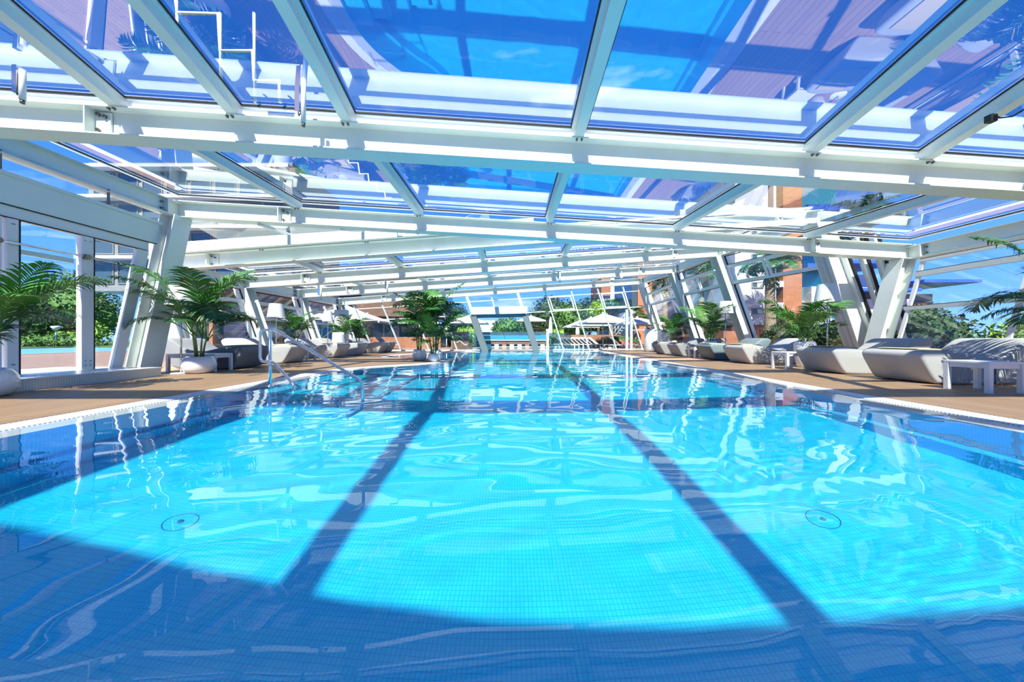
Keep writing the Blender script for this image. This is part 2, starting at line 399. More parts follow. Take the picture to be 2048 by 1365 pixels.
bolts(beams['1'], b1, -3.79); bolts(beams['1'], b1, 6.16)
bracket(beams['1'], b1, -5.62); bracket(beams['2'], b2, -5.45); bracket(beams['2'], b2, 7.75)
bracket(beams['3'], b3, -8.1); bracket(beams['3'], b3, 7.7)
for k in ('4','5','6'): bracket(beams[k], fns[k], -7.3); bracket(beams[k], fns[k], 6.2)
# rafters, glazing frames and panes
UP = .17
def rafter(pa, pb, wd=.13, nm='rafter'):
    mb = MB(); mb.ext(pa+Vector((0,0,BH)), pb+Vector((0,0,BH)), [(-wd/2,0),(wd/2,0),(wd/2,UP),(-wd/2,UP)]); return mb.build(nm, M['white'], ceil)
def pane(a, b, c, d, mat=None, fr=.05):
    "glass pane between four corners (a,b on one beam, d,c on the next) with a stepped white frame and black gasket below it"
    cen = (a+b+c+d)/4; z = Vector((0,0,BH+UP))
    co = [q+z for q in (a,b,c,d)]
    def inset(k): 
        out = []
        for i in range(4):
            p, pn, pp = co[i], co[(i+1)%4], co[i-1]
            out.append(p+((pn-p).normalized()+(pp-p).normalized())*k)
        return out
    o1, i1, i2 = inset(.055), inset(.055+fr), inset(.055+fr+.014)
    def rim(o, i, zt, zb):
        m = MB(); up = Vector((0,0,1))
        vs = [q+up*zt for q in o]+[q+up*zt for q in i]+[q+up*zb for q in o]+[q+up*zb for q in i]
        fs = []
        for k in range(4):
            n = (k+1)%4; fs += [(k,n,4+n,4+k),(8+k,12+k,12+n,8+n),(4+k,4+n,12+n,12+k),(k,8+k,8+n,n)]
        m.add(vs, fs); return m
    rim(o1, i1, -.005, -.05).build('pane_frame', M['white2'], ceil)
    rim(i1, i2, -.01, -.03).build('gasket', M['gasket'], ceil)
    m = MB(); up = Vector((0,0,1)); q = inset(.02)
    m.add([p for p in q]+[p+up*.012 for p in q], [(0,1,2,3),(7,6,5,4),(0,4,5,1),(1,5,6,2),(2,6,7,3),(3,7,4,0)])
    return m.build('glass_pane', mat or M['glass_roof'], ceil)
def bay_row(fa, xa, fb, xb, ea, eb, ra=True):
    pa = [ea[0]]+list(xa)+[ea[1]]; pb = [eb[0]]+list(xb)+[eb[1]]
    for i in range(len(pa)-1): pane(fa(pa[i]), fa(pa[i+1]), fb(pb[i+1]), fb(pb[i]))
    for a, b in zip(xa, xb): rafter(fa(a), fb(b))
bay_row(bm1, XA['m1'], b0, XA['0'], (EL,ER), (EL,ER))
bay_row(b0, [-4.3,-3.0,-1.85,.86,3.75,5.0,6.3], b1, [-5.3,-3.79,-2.27,.945,4.39,6.16,8.06], (EL,ER), (EL,ER))
bay_row(b1, XA['1'], b2, XA['2'], (EL,ER), (EL,ER))
for ka, kb in (('3','4'),('4','5'),('5','6')):
    ra, rb = {'3':(-9.4,9.0),'4':(-9.2,8.1),'5':(-9.25,8.05),'6':(-9.4,8.3)}[ka], {'3':(-9.4,9.0),'4':(-9.2,8.1),'5':(-9.25,8.05),'6':(-9.4,8.3)}[kb]
    bay_row(fns[ka], XB, fns[kb], XB, ra, rb)
# cross members of the side bays overhead
def lerpb(fa, fb, xa, xb, t): return fa(xa).lerp(fb(xb), t)
for xa, xb, ya, yb, t in ((-2.9,-3.79,-1.72,-2.27,.36),(4.75,6.16,6.2,8.06,.36)):
    p, q = lerpb(b0,b1,xa,xb,t), lerpb(b0,b1,ya,yb,t); mb = MB(); mb.ext(p+Vector((0,0,BH+.02)), q+Vector((0,0,BH+.02)), [(-.07,0),(.07,0),(.07,.13),(-.07,.13)]); mb.build('cross_bar', M['white'], ceil)
# eave beams
def ebeam(p, q, h=.34, f=.12):
    mb = MB(); mb.ext(p, q, iprof(h, f)); o = mb.build('eave_beam', M['white'], ceil); return o
for fa, fb, xa, xb in ((b0,b1,EL,EL),(b1,b2,EL,EL),(b0,b1,ER,ER),(b1,b2,ER,ER),(b3,b4,-9.45,-9.25),(b4,b5,-9.25,-9.3),(b5,b6,-9.3,-9.5),(b3,b4,9.05,8.15),(b4,b5,8.15,8.1),(b5,b6,8.1,8.4)):
    ob = ebeam(fa(xa), fb(xb))
    q = fb(xb); d = (fa(xa)-q).normalized(); s = 1 if xa < 0 else -1
    m = MB(); c = q+d*.35; m.box((c.x-.01+s*.0,c.y-.012,c.z+.02),(c.x+s*.13,c.y+.012,c.z+.32)); m.build('bracket_plate', M['white'], ob)
    for dz in (.10,.24):
        m = MB(); r = c+d*.06+Vector((s*.02,0,dz)); m.tube([r, r+Vector((s*.04,0,0))], .022, 8); m.build('bolt', M['bolt'], ob)
# unseen opaque roof strip behind the camera, cut to shade the near water
mb = MB(); mb.add([(-12,-3.6,3.65),(12,-4.4,3.2),(12,-2.7,3.2),(-12,-1.5,3.9),(-12,-3.6,3.95),(12,-4.4,3.5),(12,-2.7,3.5),(-12,-1.5,4.2)], [(0,3,2,1),(4,5,6,7),(0,1,5,4),(1,2,6,5),(2,3,7,6),(3,0,4,7)])
mb.build('roof_shade_strip', M['slate'], ceil)
bw = MB(); bw.box((-12,-9.2,-.3),(12,-9,1.0)); tag(bw.build('wall_back', M['slate']), 'low blue grey wall behind the near end of the pool', 'wall', kind='structure')
fb_ = MB(); fb_.box((-12,-9.2,-.3),(12,-4.5,0)); tag(fb_.build('floor_back', M['deck']), 'brown deck behind the pool end', 'floor', kind='structure')

# ------------------------------------------------------------------ columns and walls
wl = empty('wall_left'); tag(wl, 'slanted white steel and glass wall on the left side', 'wall', kind='structure')
wr = empty('wall_right'); tag(wr, 'slanted white steel and glass wall on the right side', 'wall', kind='structure')
wf = empty('wall_far'); tag(wf, 'glass wall at the far end of the pool', 'wall', kind='structure')
def column(base, top, wd, dp, parent, tp=1.0):
    "H-section leaning column: flanges face +-Y, tapering downwards"
    base, top = Vector(base), Vector(top); mb = MB(); t = .02
    for k, (a, b, c, d) in enumerate(((-1,1,-1,-1+2*t/dp),(-1,1,1-2*t/dp,1),)):
        vs = []
        for p, s in ((base, tp), (top, 1)):
            for x, y in ((a,c),(b,c),(b,d),(a,d)): vs.append(p+Vector((x*wd/2*s, y*dp/2, 0)))
        mb.add(vs, [(0,3,2,1),(4,5,6,7),(0,1,5,4),(1,2,6,5),(2,3,7,6),(3,0,4,7)])
    vs = []
    for p in (base, top):
        for x, y in ((-.04,-1),(.04,-1),(.04,1),(-.04,1)): vs.append(p+Vector((x*wd/2, y*(dp/2-t), 0)))
    mb.add(vs, [(0,3,2,1),(4,5,6,7),(0,1,5,4),(1,2,6,5),(2,3,7,6),(3,0,4,7)])
    return mb.build('column', M['white'], parent)
def column_y(base, top, wd, dp, parent):
    "H-section with flanges facing +-X"
    base, top = Vector(base), Vector(top); mb = MB(); t = .022
    for x0_, x1_, y0_, y1_ in ((-wd/2,-wd/2+t,-dp/2,dp/2),(wd/2-t,wd/2,-dp/2,dp/2),(-wd/2+t,wd/2-t,-.012,.012)):
        vs = []
        for p in (base, top):
            for x, y in ((x0_,y0_),(x1_,y0_),(x1_,y1_),(x0_,y1_)): vs.append(p+Vector((x, y, 0)))
        mb.add(vs, [(0,3,2,1),(4,5,6,7),(0,1,5,4),(1,2,6,5),(2,3,7,6),(3,0,4,7)])
    return mb.build('column', M['white'], parent)
# near-left column leans along the wall, near-right column mirrors it
column_y((-7.72,7.2,0), b2(-7.72)+Vector((0,-.1,0)), .34, .42, wl)
column_y((10.0,9.6,0), b2(10.3)+Vector((0,0,0)), .36, .40, wr)
LB = {'3':(-8.68,9.25),'4':(-8.40,11.9),'5':(-8.42,15.1),'6':(-8.7,19.0)}
RB = {'3':(10.45,10.2),'4':(9.55,13.6),'5':(9.5,17.2),'6':(9.9,22.4)}
LT = {'3':-9.45,'4':-9.25,'5':-9.3,'6':-9.55}; RT = {'3':9.05,'4':8.15,'5':8.1,'6':8.45}
for k in '3456':
    column((*LB[k],0), fns[k](LT[k]), .44, .42, wl); column((*RB[k],0), fns[k](RT[k]), .50, .46, wr)
def wallpt(bot, top, t, z):
    "point at height z on the slanted wall between two columns"
    b = Vector((*bot[0],0)).lerp(Vector((*bot[1],0)), t); tp = top[0].lerp(top[1], t)
    return b.lerp(tp, z/tp.z)
def slab(mb, pts, th, nrm=(1,0,0)):
    n = Vector(nrm)*th; k = len(pts); vs = [Vector(p) for p in pts]+[Vector(p)+n for p in pts]
    mb.add(vs, [tuple(range(k)), tuple(range(2*k-1,k-1,-1))]+[(i,(i+1)%k,k+(i+1)%k,k+i) for i in range(k)])
def glazed_bay(bot, top, zr, parent, z0=.12, sgn=1, t0=.06, t1=.94, split=.52):
    f = lambda t, z: wallpt(bot, top, t, z)
    ztop = min(top[0].z, top[1].z)
    zs = [z0]+list(zr)+[ztop]
    for z in zs[:-1]:
        m = MB(); h = .07 if z > z0 else .10; m.bar(f(t0,z), f(t1,z), .10, h); m.build('rail', M['white'], parent)
    for t in (t0, t1):
        m = MB(); m.bar(f(t,0), f(t,ztop), .07, .09, up=(0,1,0)); m.build('mullion', M['white2'], parent)
    for i in range(len(zs)-1):
        a, b = zs[i]+.03, zs[i+1]-.03
        spans = [(t0,t1)] if i != 1 else [(t0,split),(split,t1)]
        for s0, s1 in spans:
            s0 += .012; s1 -= .012
            m = MB(); slab(m, [f(s0,a),f(s1,a),f(s1,b),f(s0,b)], .012); m.build('glass_pane', M['glass_wall'], parent)
            fr = .055 if i == 1 else .018; mat = M['white'] if i == 1 else M['gasket']
            dt = fr/((f(1,a)-f(0,a)).length)
            o = [f(s0,a),f(s1,a),f(s1,b),f(s0,b)]; n_ = [f(s0+dt,a+fr),f(s1-dt,a+fr),f(s1-dt,b-fr),f(s0+dt,b-fr)]
            m = MB(); off = Vector((-sgn*.045,0,0)); vs = [q+off for q in o+n_]+[q-off*.3 for q in o+n_]
            fs = []
            for k in range(4):
                n = (k+1)%4; fs += [(k,n,4+n,4+k),(8+k,12+k,12+n,8+n),(4+k,4+n,12+n,12+k),(k,8+k,8+n,n)]
            m.add(vs, fs); m.build('sash' if i == 1 else 'gasket', mat, parent)
tl = {k: fns[k](LT[k]) for k in '3456'}; tr = {k: fns[k](RT[k]) for k in '3456'}
for a, b in (('3','4'),('4','5'),('5','6')):
    glazed_bay((LB[a],LB[b]), (tl[a],tl[b]), (1.40,2.03), wl, sgn=-1)
    glazed_bay((RB[a],RB[b]), (tr[a],tr[b]), (2.88,3.55), wr, sgn=1)
# right wall near the camera (beyond loungers) from the near-right column to off frame
RBn = [(9.35,1.0),(10.0,9.3)]; RTn = [b0(ER)+Vector((0,-.8,0)), b2(10.4)+Vector((0,-.25,0))]
def fN(t, z): return wallpt(RBn, RTn, t, z)
for z, h in ((.12,.1),(1.52,.09),(2.38,.12),(2.72,.06)):
    m = MB(); m.bar(fN(0,z), fN(.985,z), .10, h); m.build('rail', M['white'], wr)
    m = MB(); m.bar(fN(0,z+h/2+.008)+Vector((-.04,0,0)), fN(.98,z+h/2+.008)+Vector((-.04,0,0)), .03, .016); m.build('gasket', M['gasket'], wr)
for t in (.06,.40,.72,.975):
    m = MB(); m.bar(fN(t,0), fN(t,2.75), .05, .08, up=(0,1,0)); m.build('mullion', M['white2'], wr)
for a, b in ((.15,1.48),(1.56,2.32),(2.43,2.7),(2.74,3.05)):
    for s0, s1 in ((.0,.06),(.06,.40),(.40,.72),(.72,.975)):
        m = MB(); slab(m, [fN(s0+.003,a),fN(s1-.003,a),fN(s1-.003,min(b,2.9)),fN(s0+.003,min(b,2.9))], .012); m.build('glass_pane', M['glass_wall'], wr)
# the end frames between the two blocks at the right
for dx in (.30,.55,.78):
    m = MB(); m.bar(Vector((10.45+dx*.6,10.2-dx,0)), Vector((9.05+dx,10.2-dx,3.55)), .08, .14, up=(0,1,0)); m.build('mullion', M['white'], wr)
    m = MB(); m.bar(Vector((10.50+dx*.6,10.12-dx,0)), Vector((9.10+dx,10.12-dx,3.55)), .012, .15, up=(0,1,0)); m.build('gasket', M['gasket'], wr)
m = MB(); m.bar(Vector((10.2,10.1,3.5)), Vector((8.9,10.1,3.55)), .1, .12); m.build('rail', M['white'], wr)
m = MB(); zo = Vector((0,-.16,BH+.01)); m.ext(b3(-9.4)+zo, b3(.6)+zo, [(-.15,0),(.15,0),(.15,.26),(-.15,.26)]); m.build('sill_girder', M['white'], ceil)
# clerestory glazing between beam 2 and beam 3 at the left
for i, (X, X2) in enumerate(((-7.7,-5.9),(-5.8,-4.0),(-3.9,-2.2),(-2.1,-.6))):
    a, b = b3(X)+Vector((0,-.16,BH+.27)), b3(X2)+Vector((0,-.16,BH+.27)); c, d = b2(X2)+Vector((0,.05,0)), b2(X)+Vector((0,.05,0))
    if c.z < b.z+.05: c.z = b.z+.05
    m = MB(); slab(m, [a,b,c,d], .012, (0,1,0)); m.build('glass_pane', M['glass_wall'], wl)
    if i: m = MB(); m.bar(a+Vector((-.05,-.02,0)), d+Vector((-.05-.15,-.02,0)), .05, .08, up=(0,1,0)); m.build('mullion', M['white'], wl)
# left near wall: fascia, clerestory, sliding doors on a tiled plinth
XL = -7.72
m = MB(); m.box((XL-.14,-3.,2.80),(XL,7.55,3.24)); m.build('fascia', M['white'], wl)
m = MB(); m.box((XL-.06,-3.,3.24),(XL+.03,7.6,3.30)); m.build('rail', M['white'], wl)
m = MB(); m.box((XL-.02,-3.,3.30),(XL-.008,7.62,3.62)); m.build('glass_pane', M['glass_wall'], wl)
for Y in (1.5,3.4,5.2,6.6): m = MB(); m.box((XL-.02,Y-.01,3.3),(XL+.02,Y+.01,3.6)); m.build('mullion', M['greyw'], wl)
m = MB(); m.box((XL-.10,-3.,2.60),(XL-.02,7.35,2.80)); m.build('rail', M['white2'], wl)
m = MB(); m.box((XL-.02,-3.,2.79),(XL+.006,7.5,2.805)); m.build('gasket', M['gasket'], wl)
m = MB(); m.box((XL-.04,-3.,2.60),(XL+.004,7.3,2.615)); m.build('gasket', M['gasket'], wl)
PL = .18
plinth = empty('plinth'); tag(plinth, 'low plinth of small green-grey mosaic tiles under the left glass doors', 'plinth', kind='structure')
m = MB(); m.box((-9.0,4.2,0),(-6.92,6.8,PL-.02)); m.build('plinth_body', M['mosaic'], plinth)
m = MB(); m.box((-9.0,6.8,0),(-6.93,6.81,PL-.02)); m.build('plinth_end', M['mosaic_x'], plinth)
m = MB(); m.box((-9.0,4.18,PL-.02),(-6.9,6.82,PL)); m.build('plinth_cap', M['coping'], plinth)
def gpost(y0, y1, z0=PL, z1=2.6, x=XL):
    m = MB(); m.box((x-.1,y0,z0),(x,y1,z1)); o = m.build('post', M['white2'], wl)
    for zz in (z0+.08,z0+.16,z1-.08):
        for yy in (y0+.05,y1-.05):
            q = MB(); q.tube([(x,yy,zz),(x+.008,yy,zz)], .010, 6); q.build('bolt', M['bolt'], o)
gpost(5.02,5.22); gpost(5.28,5.40); gpost(6.19,6.37); gpost(3.4,3.6)
for y0_, y1_ in ((3.6,5.02),(5.40,6.12),(6.38,7.05)):
    m = MB(); m.box((XL-.06,y0_,PL),(XL-.048,y1_,2.6)); m.build('glass_pane', M['glass_wall'], wl)
for y_ in (6.375,5.41): m = MB(); m.box((XL-.05,y_-.008,PL),(XL+.003,y_+.012,2.6)); m.build('gasket', M['gasket'], wl)
m = MB(); m.add([(XL-.08,6.66,PL),(XL-.08,6.84,PL),(XL-.08,7.34,2.6),(XL-.08,7.12,2.6),(XL,6.66,PL),(XL,6.84,PL),(XL,7.34,2.6),(XL,7.12,2.6)], [(0,1,2,3),(7,6,5,4),(0,4,5,1),(1,5,6,2),(2,6,7,3),(3,7,4,0)]); m.build('post', M['white2'], wl)
m = MB(); m.tube([(XL+.05,3.6,2.22),(XL+.05,7.05,2.22)], .018, 8); m.build('door_rail', M['steel'], wl)
for y_ in (5.15,6.24): m = MB(); m.tube([(XL,y_,2.22),(XL+.07,y_,2.22)], .045, 12); m.build('rail_fixing', M['bolt'], wl)
m = MB(); m.box((XL-.09,5.4,2.08),(XL-.05,6.12,2.16)); m.build('rail', M['white'], wl)
# side return from door to column
m = MB(); m.box((XL-.3,-3,0),(XL-.1,3.4,2.6)); m.build('solid_panel', M['white2'], wl)

# far wall
def farp(u_or_X, z, base=True): pass
fb0, fb1 = Vector((-8.7,19.9,0)), Vector((9.9,22.6,0))
ft0, ft1 = b6(-9.5), b6(8.45)
def cast(u, a, b):
    "parameter t on line a-b hit by the pixel column u"
    k = (u-CX)/F; return (a.x-k*a.y)/((k*(b.y-a.y))-(b.x-a.x))*1.0
def fw(t, z): b = fb0.lerp(fb1, t); tp = ft0.lerp(ft1, t); return b.lerp(tp, z/tp.z)
ms = [cast(u, fb0, fb1) for u in (692,748,803,859,915,971,1018,1072,1127,1179,1233,1285)]
for i, t in enumerate(ms):
    wd = .16 if i in (5,7) else .07
    if i == 6:
        m = MB(); m.bar(fw(t,0), fw(t,2.1), .02, .02, up=(0,1,0)); m.build('mullion', M['gasket'], wf)
        m = MB(); m.bar(fw(t,2.2), fw(t,fw(t,1).z and ft0.lerp(ft1,t).z), .06, .07, up=(0,1,0)); m.build('mullion', M['white'], wf); continue
    m = MB(); m.bar(fw(t,-.1), fw(t,ft0.lerp(ft1,t).z), wd, .12 if wd < .1 else .3, up=(0,1,0)); m.build('mullion', M['white'], wf)
def frail(t0, t1, f0, h=.05, d=.09):
    p = fw(t0, ft0.lerp(ft1,t0).z*f0); q = fw(t1, ft0.lerp(ft1,t1).z*f0); m = MB(); m.bar(p, q, d, h); m.build('rail', M['white'], wf)
frail(0,1,.90,.04,.07); frail(0,ms[5],.66); frail(ms[7],1,.66)
frail(0,ms[5],.012,.06); frail(ms[7],1,.012,.06)
for i in range(len(ms)-1):
    if i in (5,6):
        segs = ((.05,.60),(.72,.88),(.91,1)) 
    else: segs = ((.03,.64),(.68,.88),(.91,1))
    for a, b in segs:
        t0, t1 = ms[i]+.003, ms[i+1]-.003; H0, H1 = ft0.lerp(ft1,t0).z, ft0.lerp(ft1,t1).z
        m = MB(); slab(m, [fw(t0,H0*a),fw(t1,H1*a),fw(t1,H1*b),fw(t0,H0*b)], .012, (0,1,0)); m.build('glass_pane', M['glass_wall'], wf)
# gate header box
t0, t1 = ms[5], ms[7]; p, q = fw(t0,2.13), fw(t1,2.2)
m = MB(); m.bar(p+Vector((-.1,-.35,.20)), q+Vector((.1,-.35,.24)), .5, .42); m.build('gate_header', M['white2'], wf)
m = MB(); m.bar(p+Vector((-.0,-.2,-.10)), q+Vector((.0,-.2,-.06)), .3, .2); m.build('roller_box', M['teal'], wf)
for t in (ms[5], ms[7]):
    m = MB(); m.ext(fw(t,-.3)+Vector((0,-.45,0)), fw(t,2.1)+Vector((0,-.45,0)), [(-.18,-.06),(.18,-.06),(.18,.40),(-.18,.40)], up=(0,1,0)); m.build('gate_post', M['gate'], wf)
# vent sash frames in the far wall
for i in (8,10):
    t0, t1 = ms[i]+.008, ms[i+1]-.008; H0, H1 = ft0.lerp(ft1,t0).z, ft0.lerp(ft1,t1).z
    o = [fw(t0,H0*.68),fw(t1,H1*.68),fw(t1,H1*.89),fw(t0,H0*.89)]
    for k in range(4): m = MB(); m.bar(o[k], o[(k+1)%4], .07, .07, up=(0,1,0) if k%2 else (0,0,1)); m.build('sash', M['white2'], wf)
# vertical door posts at the right of the far wall
for u in (1253,1262): 
    X = ptx(u, 22.3); m = MB(); m.box((X-.07,22.2,0),(X+.07,22.35,2.6)); m.build('door_post', M['white2'], wf)
# @@THINGS
# ================================================================== things
random.seed(11)
def soft(prof, wdt, r=.05, axis_len=None):
    "closed side profile (s, z) extruded across wdt with rounded side edges; length runs along +X, width along +Y"
    q = [Vector(p) for p in prof]
    for _ in range(2):
        o = []
        for i in range(len(q)):
            a, b = q[i], q[(i+1)%len(q)]; o += [a*.75+b*.25, a*.25+b*.75]
        q = o
    n = len(q); nrm = []
    for i in range(n):
        t = (q[(i+1)%n]-q[i-1]).normalized(); nrm.append(Vector((-t.y, t.x)))
    ar = sum(q[i].x*q[(i+1)%n].y-q[(i+1)%n].x*q[i].y for i in range(n))
    sg = 1 if ar > 0 else -1
    m = MB(); rings = []
    for y, k in ((0,1),(r*.12,.5),(r*.4,.15),(r,0),(wdt-r,0),(wdt-r*.4,.15),(wdt-r*.12,.5),(wdt,1)):
        rings.append([(p.x+nn.x*sg*r*k, y, max(0,p.y+nn.y*sg*r*k)) for p, nn in zip(q, nrm)])
    vs = [v for g in rings for v in g]
    m.add(vs, [(i*n+k,i*n+(k+1)%n,(i+1)*n+(k+1)%n,(i+1)*n+k) for i in range(len(rings)-1) for k in range(n)], True)
    t = tessellate_polygon([[Vector((a,c,0)) for a,_,c in rings[0]]])
    m.f += [tuple(x) for x in t]+[tuple((len(rings)-1)*n+i for i in x)[::-1] for x in t]; m.sm += [True]*2*len(t)
    return m
LP = [(.30,0),(.20,.04),(.04,.32),(-.03,.46),(.01,.54),(.13,.56),(.40,.55),(.78,.47),(1.06,.40),(1.26,.42),(1.46,.53),(1.66,.70),(1.80,.755),(1.96,.75),(2.05,.68),(2.02,.58),(1.88,.40),(1.74,.16),(1.66,0)]
def lounger_src(mat):
    body = soft(LP, .98, .05).mesh('lounge_body', mat)
    sm = MB(); s_, zt = 1.16, .408; P8 = [(-.004,.0),(-.004,zt-.03),(.04,zt+.004),(.94,zt+.004),(.984,zt-.03),(.984,0)]; Q8 = [(.004,.0),(.004,zt-.035),(.044,zt-.012),(.936,zt-.012),(.976,zt-.035),(.976,0)]
    vs = [(s_+d,y,z) for d in (-.008,.008) for y, z in P8+Q8]; fs = []
    for k in range(5): fs += [(k,k+1,12+k+1,12+k),(6+k,18+k,18+k+1,6+k+1),(k,6+k,6+k+1,k+1),(12+k,12+k+1,18+k+1,18+k)]
    seam = sm.add(vs, fs).mesh('seam', M['piping'])
    return body, seam
src = {k: lounger_src(M[k]) for k in ('fab_l','fab_m','fab_d','fab_shade')}
for k in src:
    for me in src[k][:1]:
        bm = bmesh.new(); bm.from_mesh(me); bmesh.ops.recalc_face_normals(bm, faces=bm.faces); bm.to_mesh(me); bm.free()
def lounger(X, Y, side, key, label, grp):
    r = empty('sun_lounger', (X, Y, 0)); tag(r, label, 'sun lounger', grp)
    if side < 0: r.rotation_euler.z = PI; r.location = (X, Y+.98, 0)
    link('lounge_body', src[key][0], r); link('seam', src[key][1], r); return r
def towel(X, Y, side, label, mat='towel', w_=.60, l_=.62, z=.558, tilt=-.03):
    m = soft([(0,0),(l_,0),(l_,.04),(0,.04)], w_, .012); 
    o = m.build('folded_towel', M[mat]); o.location = (X, Y, z); o.rotation_euler = (0, .06, 0 if side > 0 else PI)
    if side < 0: o.location = (X, Y+w_, z)
    tag(o, label, 'towel', 'folded towels on the loungers'); return o
RG, LG = 'upholstered loungers along the right side', 'upholstered loungers along the left side'
for Y, k, lab in ((5.56,'fab_l','pale grey upholstered lounger nearest the camera on the right deck, beside the low white table'),
                  (7.10,'fab_l','pale grey lounger second on the right deck, in front of the nearest lamp'),
                  (9.95,'fab_l','pale grey lounger third on the right deck, beyond the white side table'),
                  (11.6,'fab_shade','fourth lounger on the right deck, shade painted into its dark slate cover'),
                  (14.0,'fab_m','mid grey lounger on the right deck beyond the third white side table'),
                  (15.7,'fab_m','farthest grey lounger on the right deck, in front of the white rounded planters')):
    lounger(6.62+.012*(Y-5), Y, 1, k, lab, RG)
for Y, k, lab in ((8.3,'fab_d','dark grey lounger nearest the camera on the left deck, behind the squat white palm pot'),
                  (10.1,'fab_l','pale grey lounger second along the left deck, seen behind the pool handrail post'),
                  (12.9,'fab_l','pale grey lounger third along the left deck, beyond the left white side table'),
                  (14.6,'fab_l','pale grey lounger fourth along the left deck, beside the white round column'),
                  (17.2,'fab_l','pale grey lounger fifth along the left deck, near the far glass wall'),
                  (18.9-.6,'fab_m','grey lounger last of the left row, right against the far glass wall')):
    lounger(-6.5, Y, -1, k, lab, LG)
for Y, nm in ((5.75,'nearest pale lounger'),(7.3,'second right lounger'),(10.15,'third right lounger'),(11.8,'fourth right lounger'),(14.2,'fifth right lounger'),(15.9,'farthest right lounger')):
    towel(6.72, Y, 1, 'folded sand coloured towel on the foot of the '+nm)
for Y, nm in ((8.5,'dark grey left lounger'),(10.3,'second left lounger'),(13.1,'third left lounger')):
    towel(-6.62, Y, -1, 'folded sand coloured towel on the foot of the '+nm)
towel(-7.0, 11.0-.6, -1, 'rolled white towel on the second left lounger', 'towel_w', .5, .3, .53)
# tables
def table(X, Y, label, lx=.5, ly=.5, h=.42):
    r = empty('side_table', (X, Y, 0)); tag(r, label, 'table', 'white side tables on the deck')
    m = MB(); m.box((0,0,h-.035),(lx,ly,h)); bevel(m.build('table_top', M['plastic'], r), .008)
    m = MB()
    for a, b in (((.02,.02),(lx-.02,.045)),((.02,ly-.045),(lx-.02,ly-.02)),((.02,.045),(.045,ly-.045)),((lx-.045,.045),(lx-.02,ly-.045))): m.box((*a,h-.095),(*b,h-.035))
    m.build('apron', M['plastic'], r)
    lm = None
    for x in (0, lx-.055):
        for y in (0, ly-.055):
            if lm is None: m = MB(); m.box((0,0,0),(.055,.055,h-.035)); lm = m.mesh('leg', M['plastic'])
            link('leg', lm, r, (x, y, 0))
    return r
table(6.45, 4.66, 'low white side table in front of the nearest right lounger, cut by the frame edge', .5, .5, .43)
table(6.52, 8.18, 'low white side table on the right between the second and third loungers')
table(6.75, 12.75, 'low white side table on the right beyond the fourth lounger')
table(-7.75, 7.72, 'wide low white table on the left behind the squat palm pot', 1.1, .5, .40)
table(-7.2, 11.3, 'low white side table on the left between two loungers')
# lamps
def lamp(X, Y, H, label, r0=.27, r1=.20, sh=.46):
    r = empty('floor_lamp', (X, Y, 0)); tag(r, label, 'lamp', 'white floor lamps beside the loungers')
    m = MB(); m.lathe([(.17,0),(.17,.012),(.16,.02),(.02,.024)], 32); m.build('base', M['white2'], r)
    m = MB(); m.tube([(0,0,.02),(0,0,H-.06)], .017, 12); m.build('pole', M['steel'], r)
    m = MB(); m.lathe([(r0,H-sh),(r1,H)], 40)
    m.f = m.f[:-2]; m.sm = m.sm[:-2]; m.lathe([(r0-.006,H-sh),(r1-.006,H)], 40); m.f = m.f[:-2]; m.sm = m.sm[:-2]
    n = 40
    for a in (0, 40): m.f += [(a+k, a+(k+1)%n, a+80+(k+1)%n, a+80+k) for k in range(n)]; m.sm += [False]*n
    m.sm = [False]*len(m.sm); m.build('lamp_shade', M['shade'], r)
    m = MB()
    for k in range(3): m.tube([(0,0,H-.08),((r1-.01)*math.cos(k*2.09),(r1-.01)*math.sin(k*2.09),H-.03)], .004, 5)
    m.build('shade_carrier', M['steel'], r); return r
lamp(8.0, 8.75, 2.12, 'tall floor lamp with a white tapered shade, nearest on the right', .27, .20, .46)
lamp(8.1, 13.1, 2.15, 'tall floor lamp with a white tapered shade on the right, beyond the fourth lounger', .27, .21, .46)
lamp(-7.05, 7.35, 1.86, 'tall floor lamp with a white shade nearest on the left, beside the squat palm pot', .27, .20, .42)
lamp(-7.72, 11.3, 1.88, 'tall floor lamp with a white shade on the left, above the handrail', .26, .19, .44)
lamp(-7.85, 14.7, 1.90, 'floor lamp with a white shade on the left, just before the white round column', .22, .15, .43)
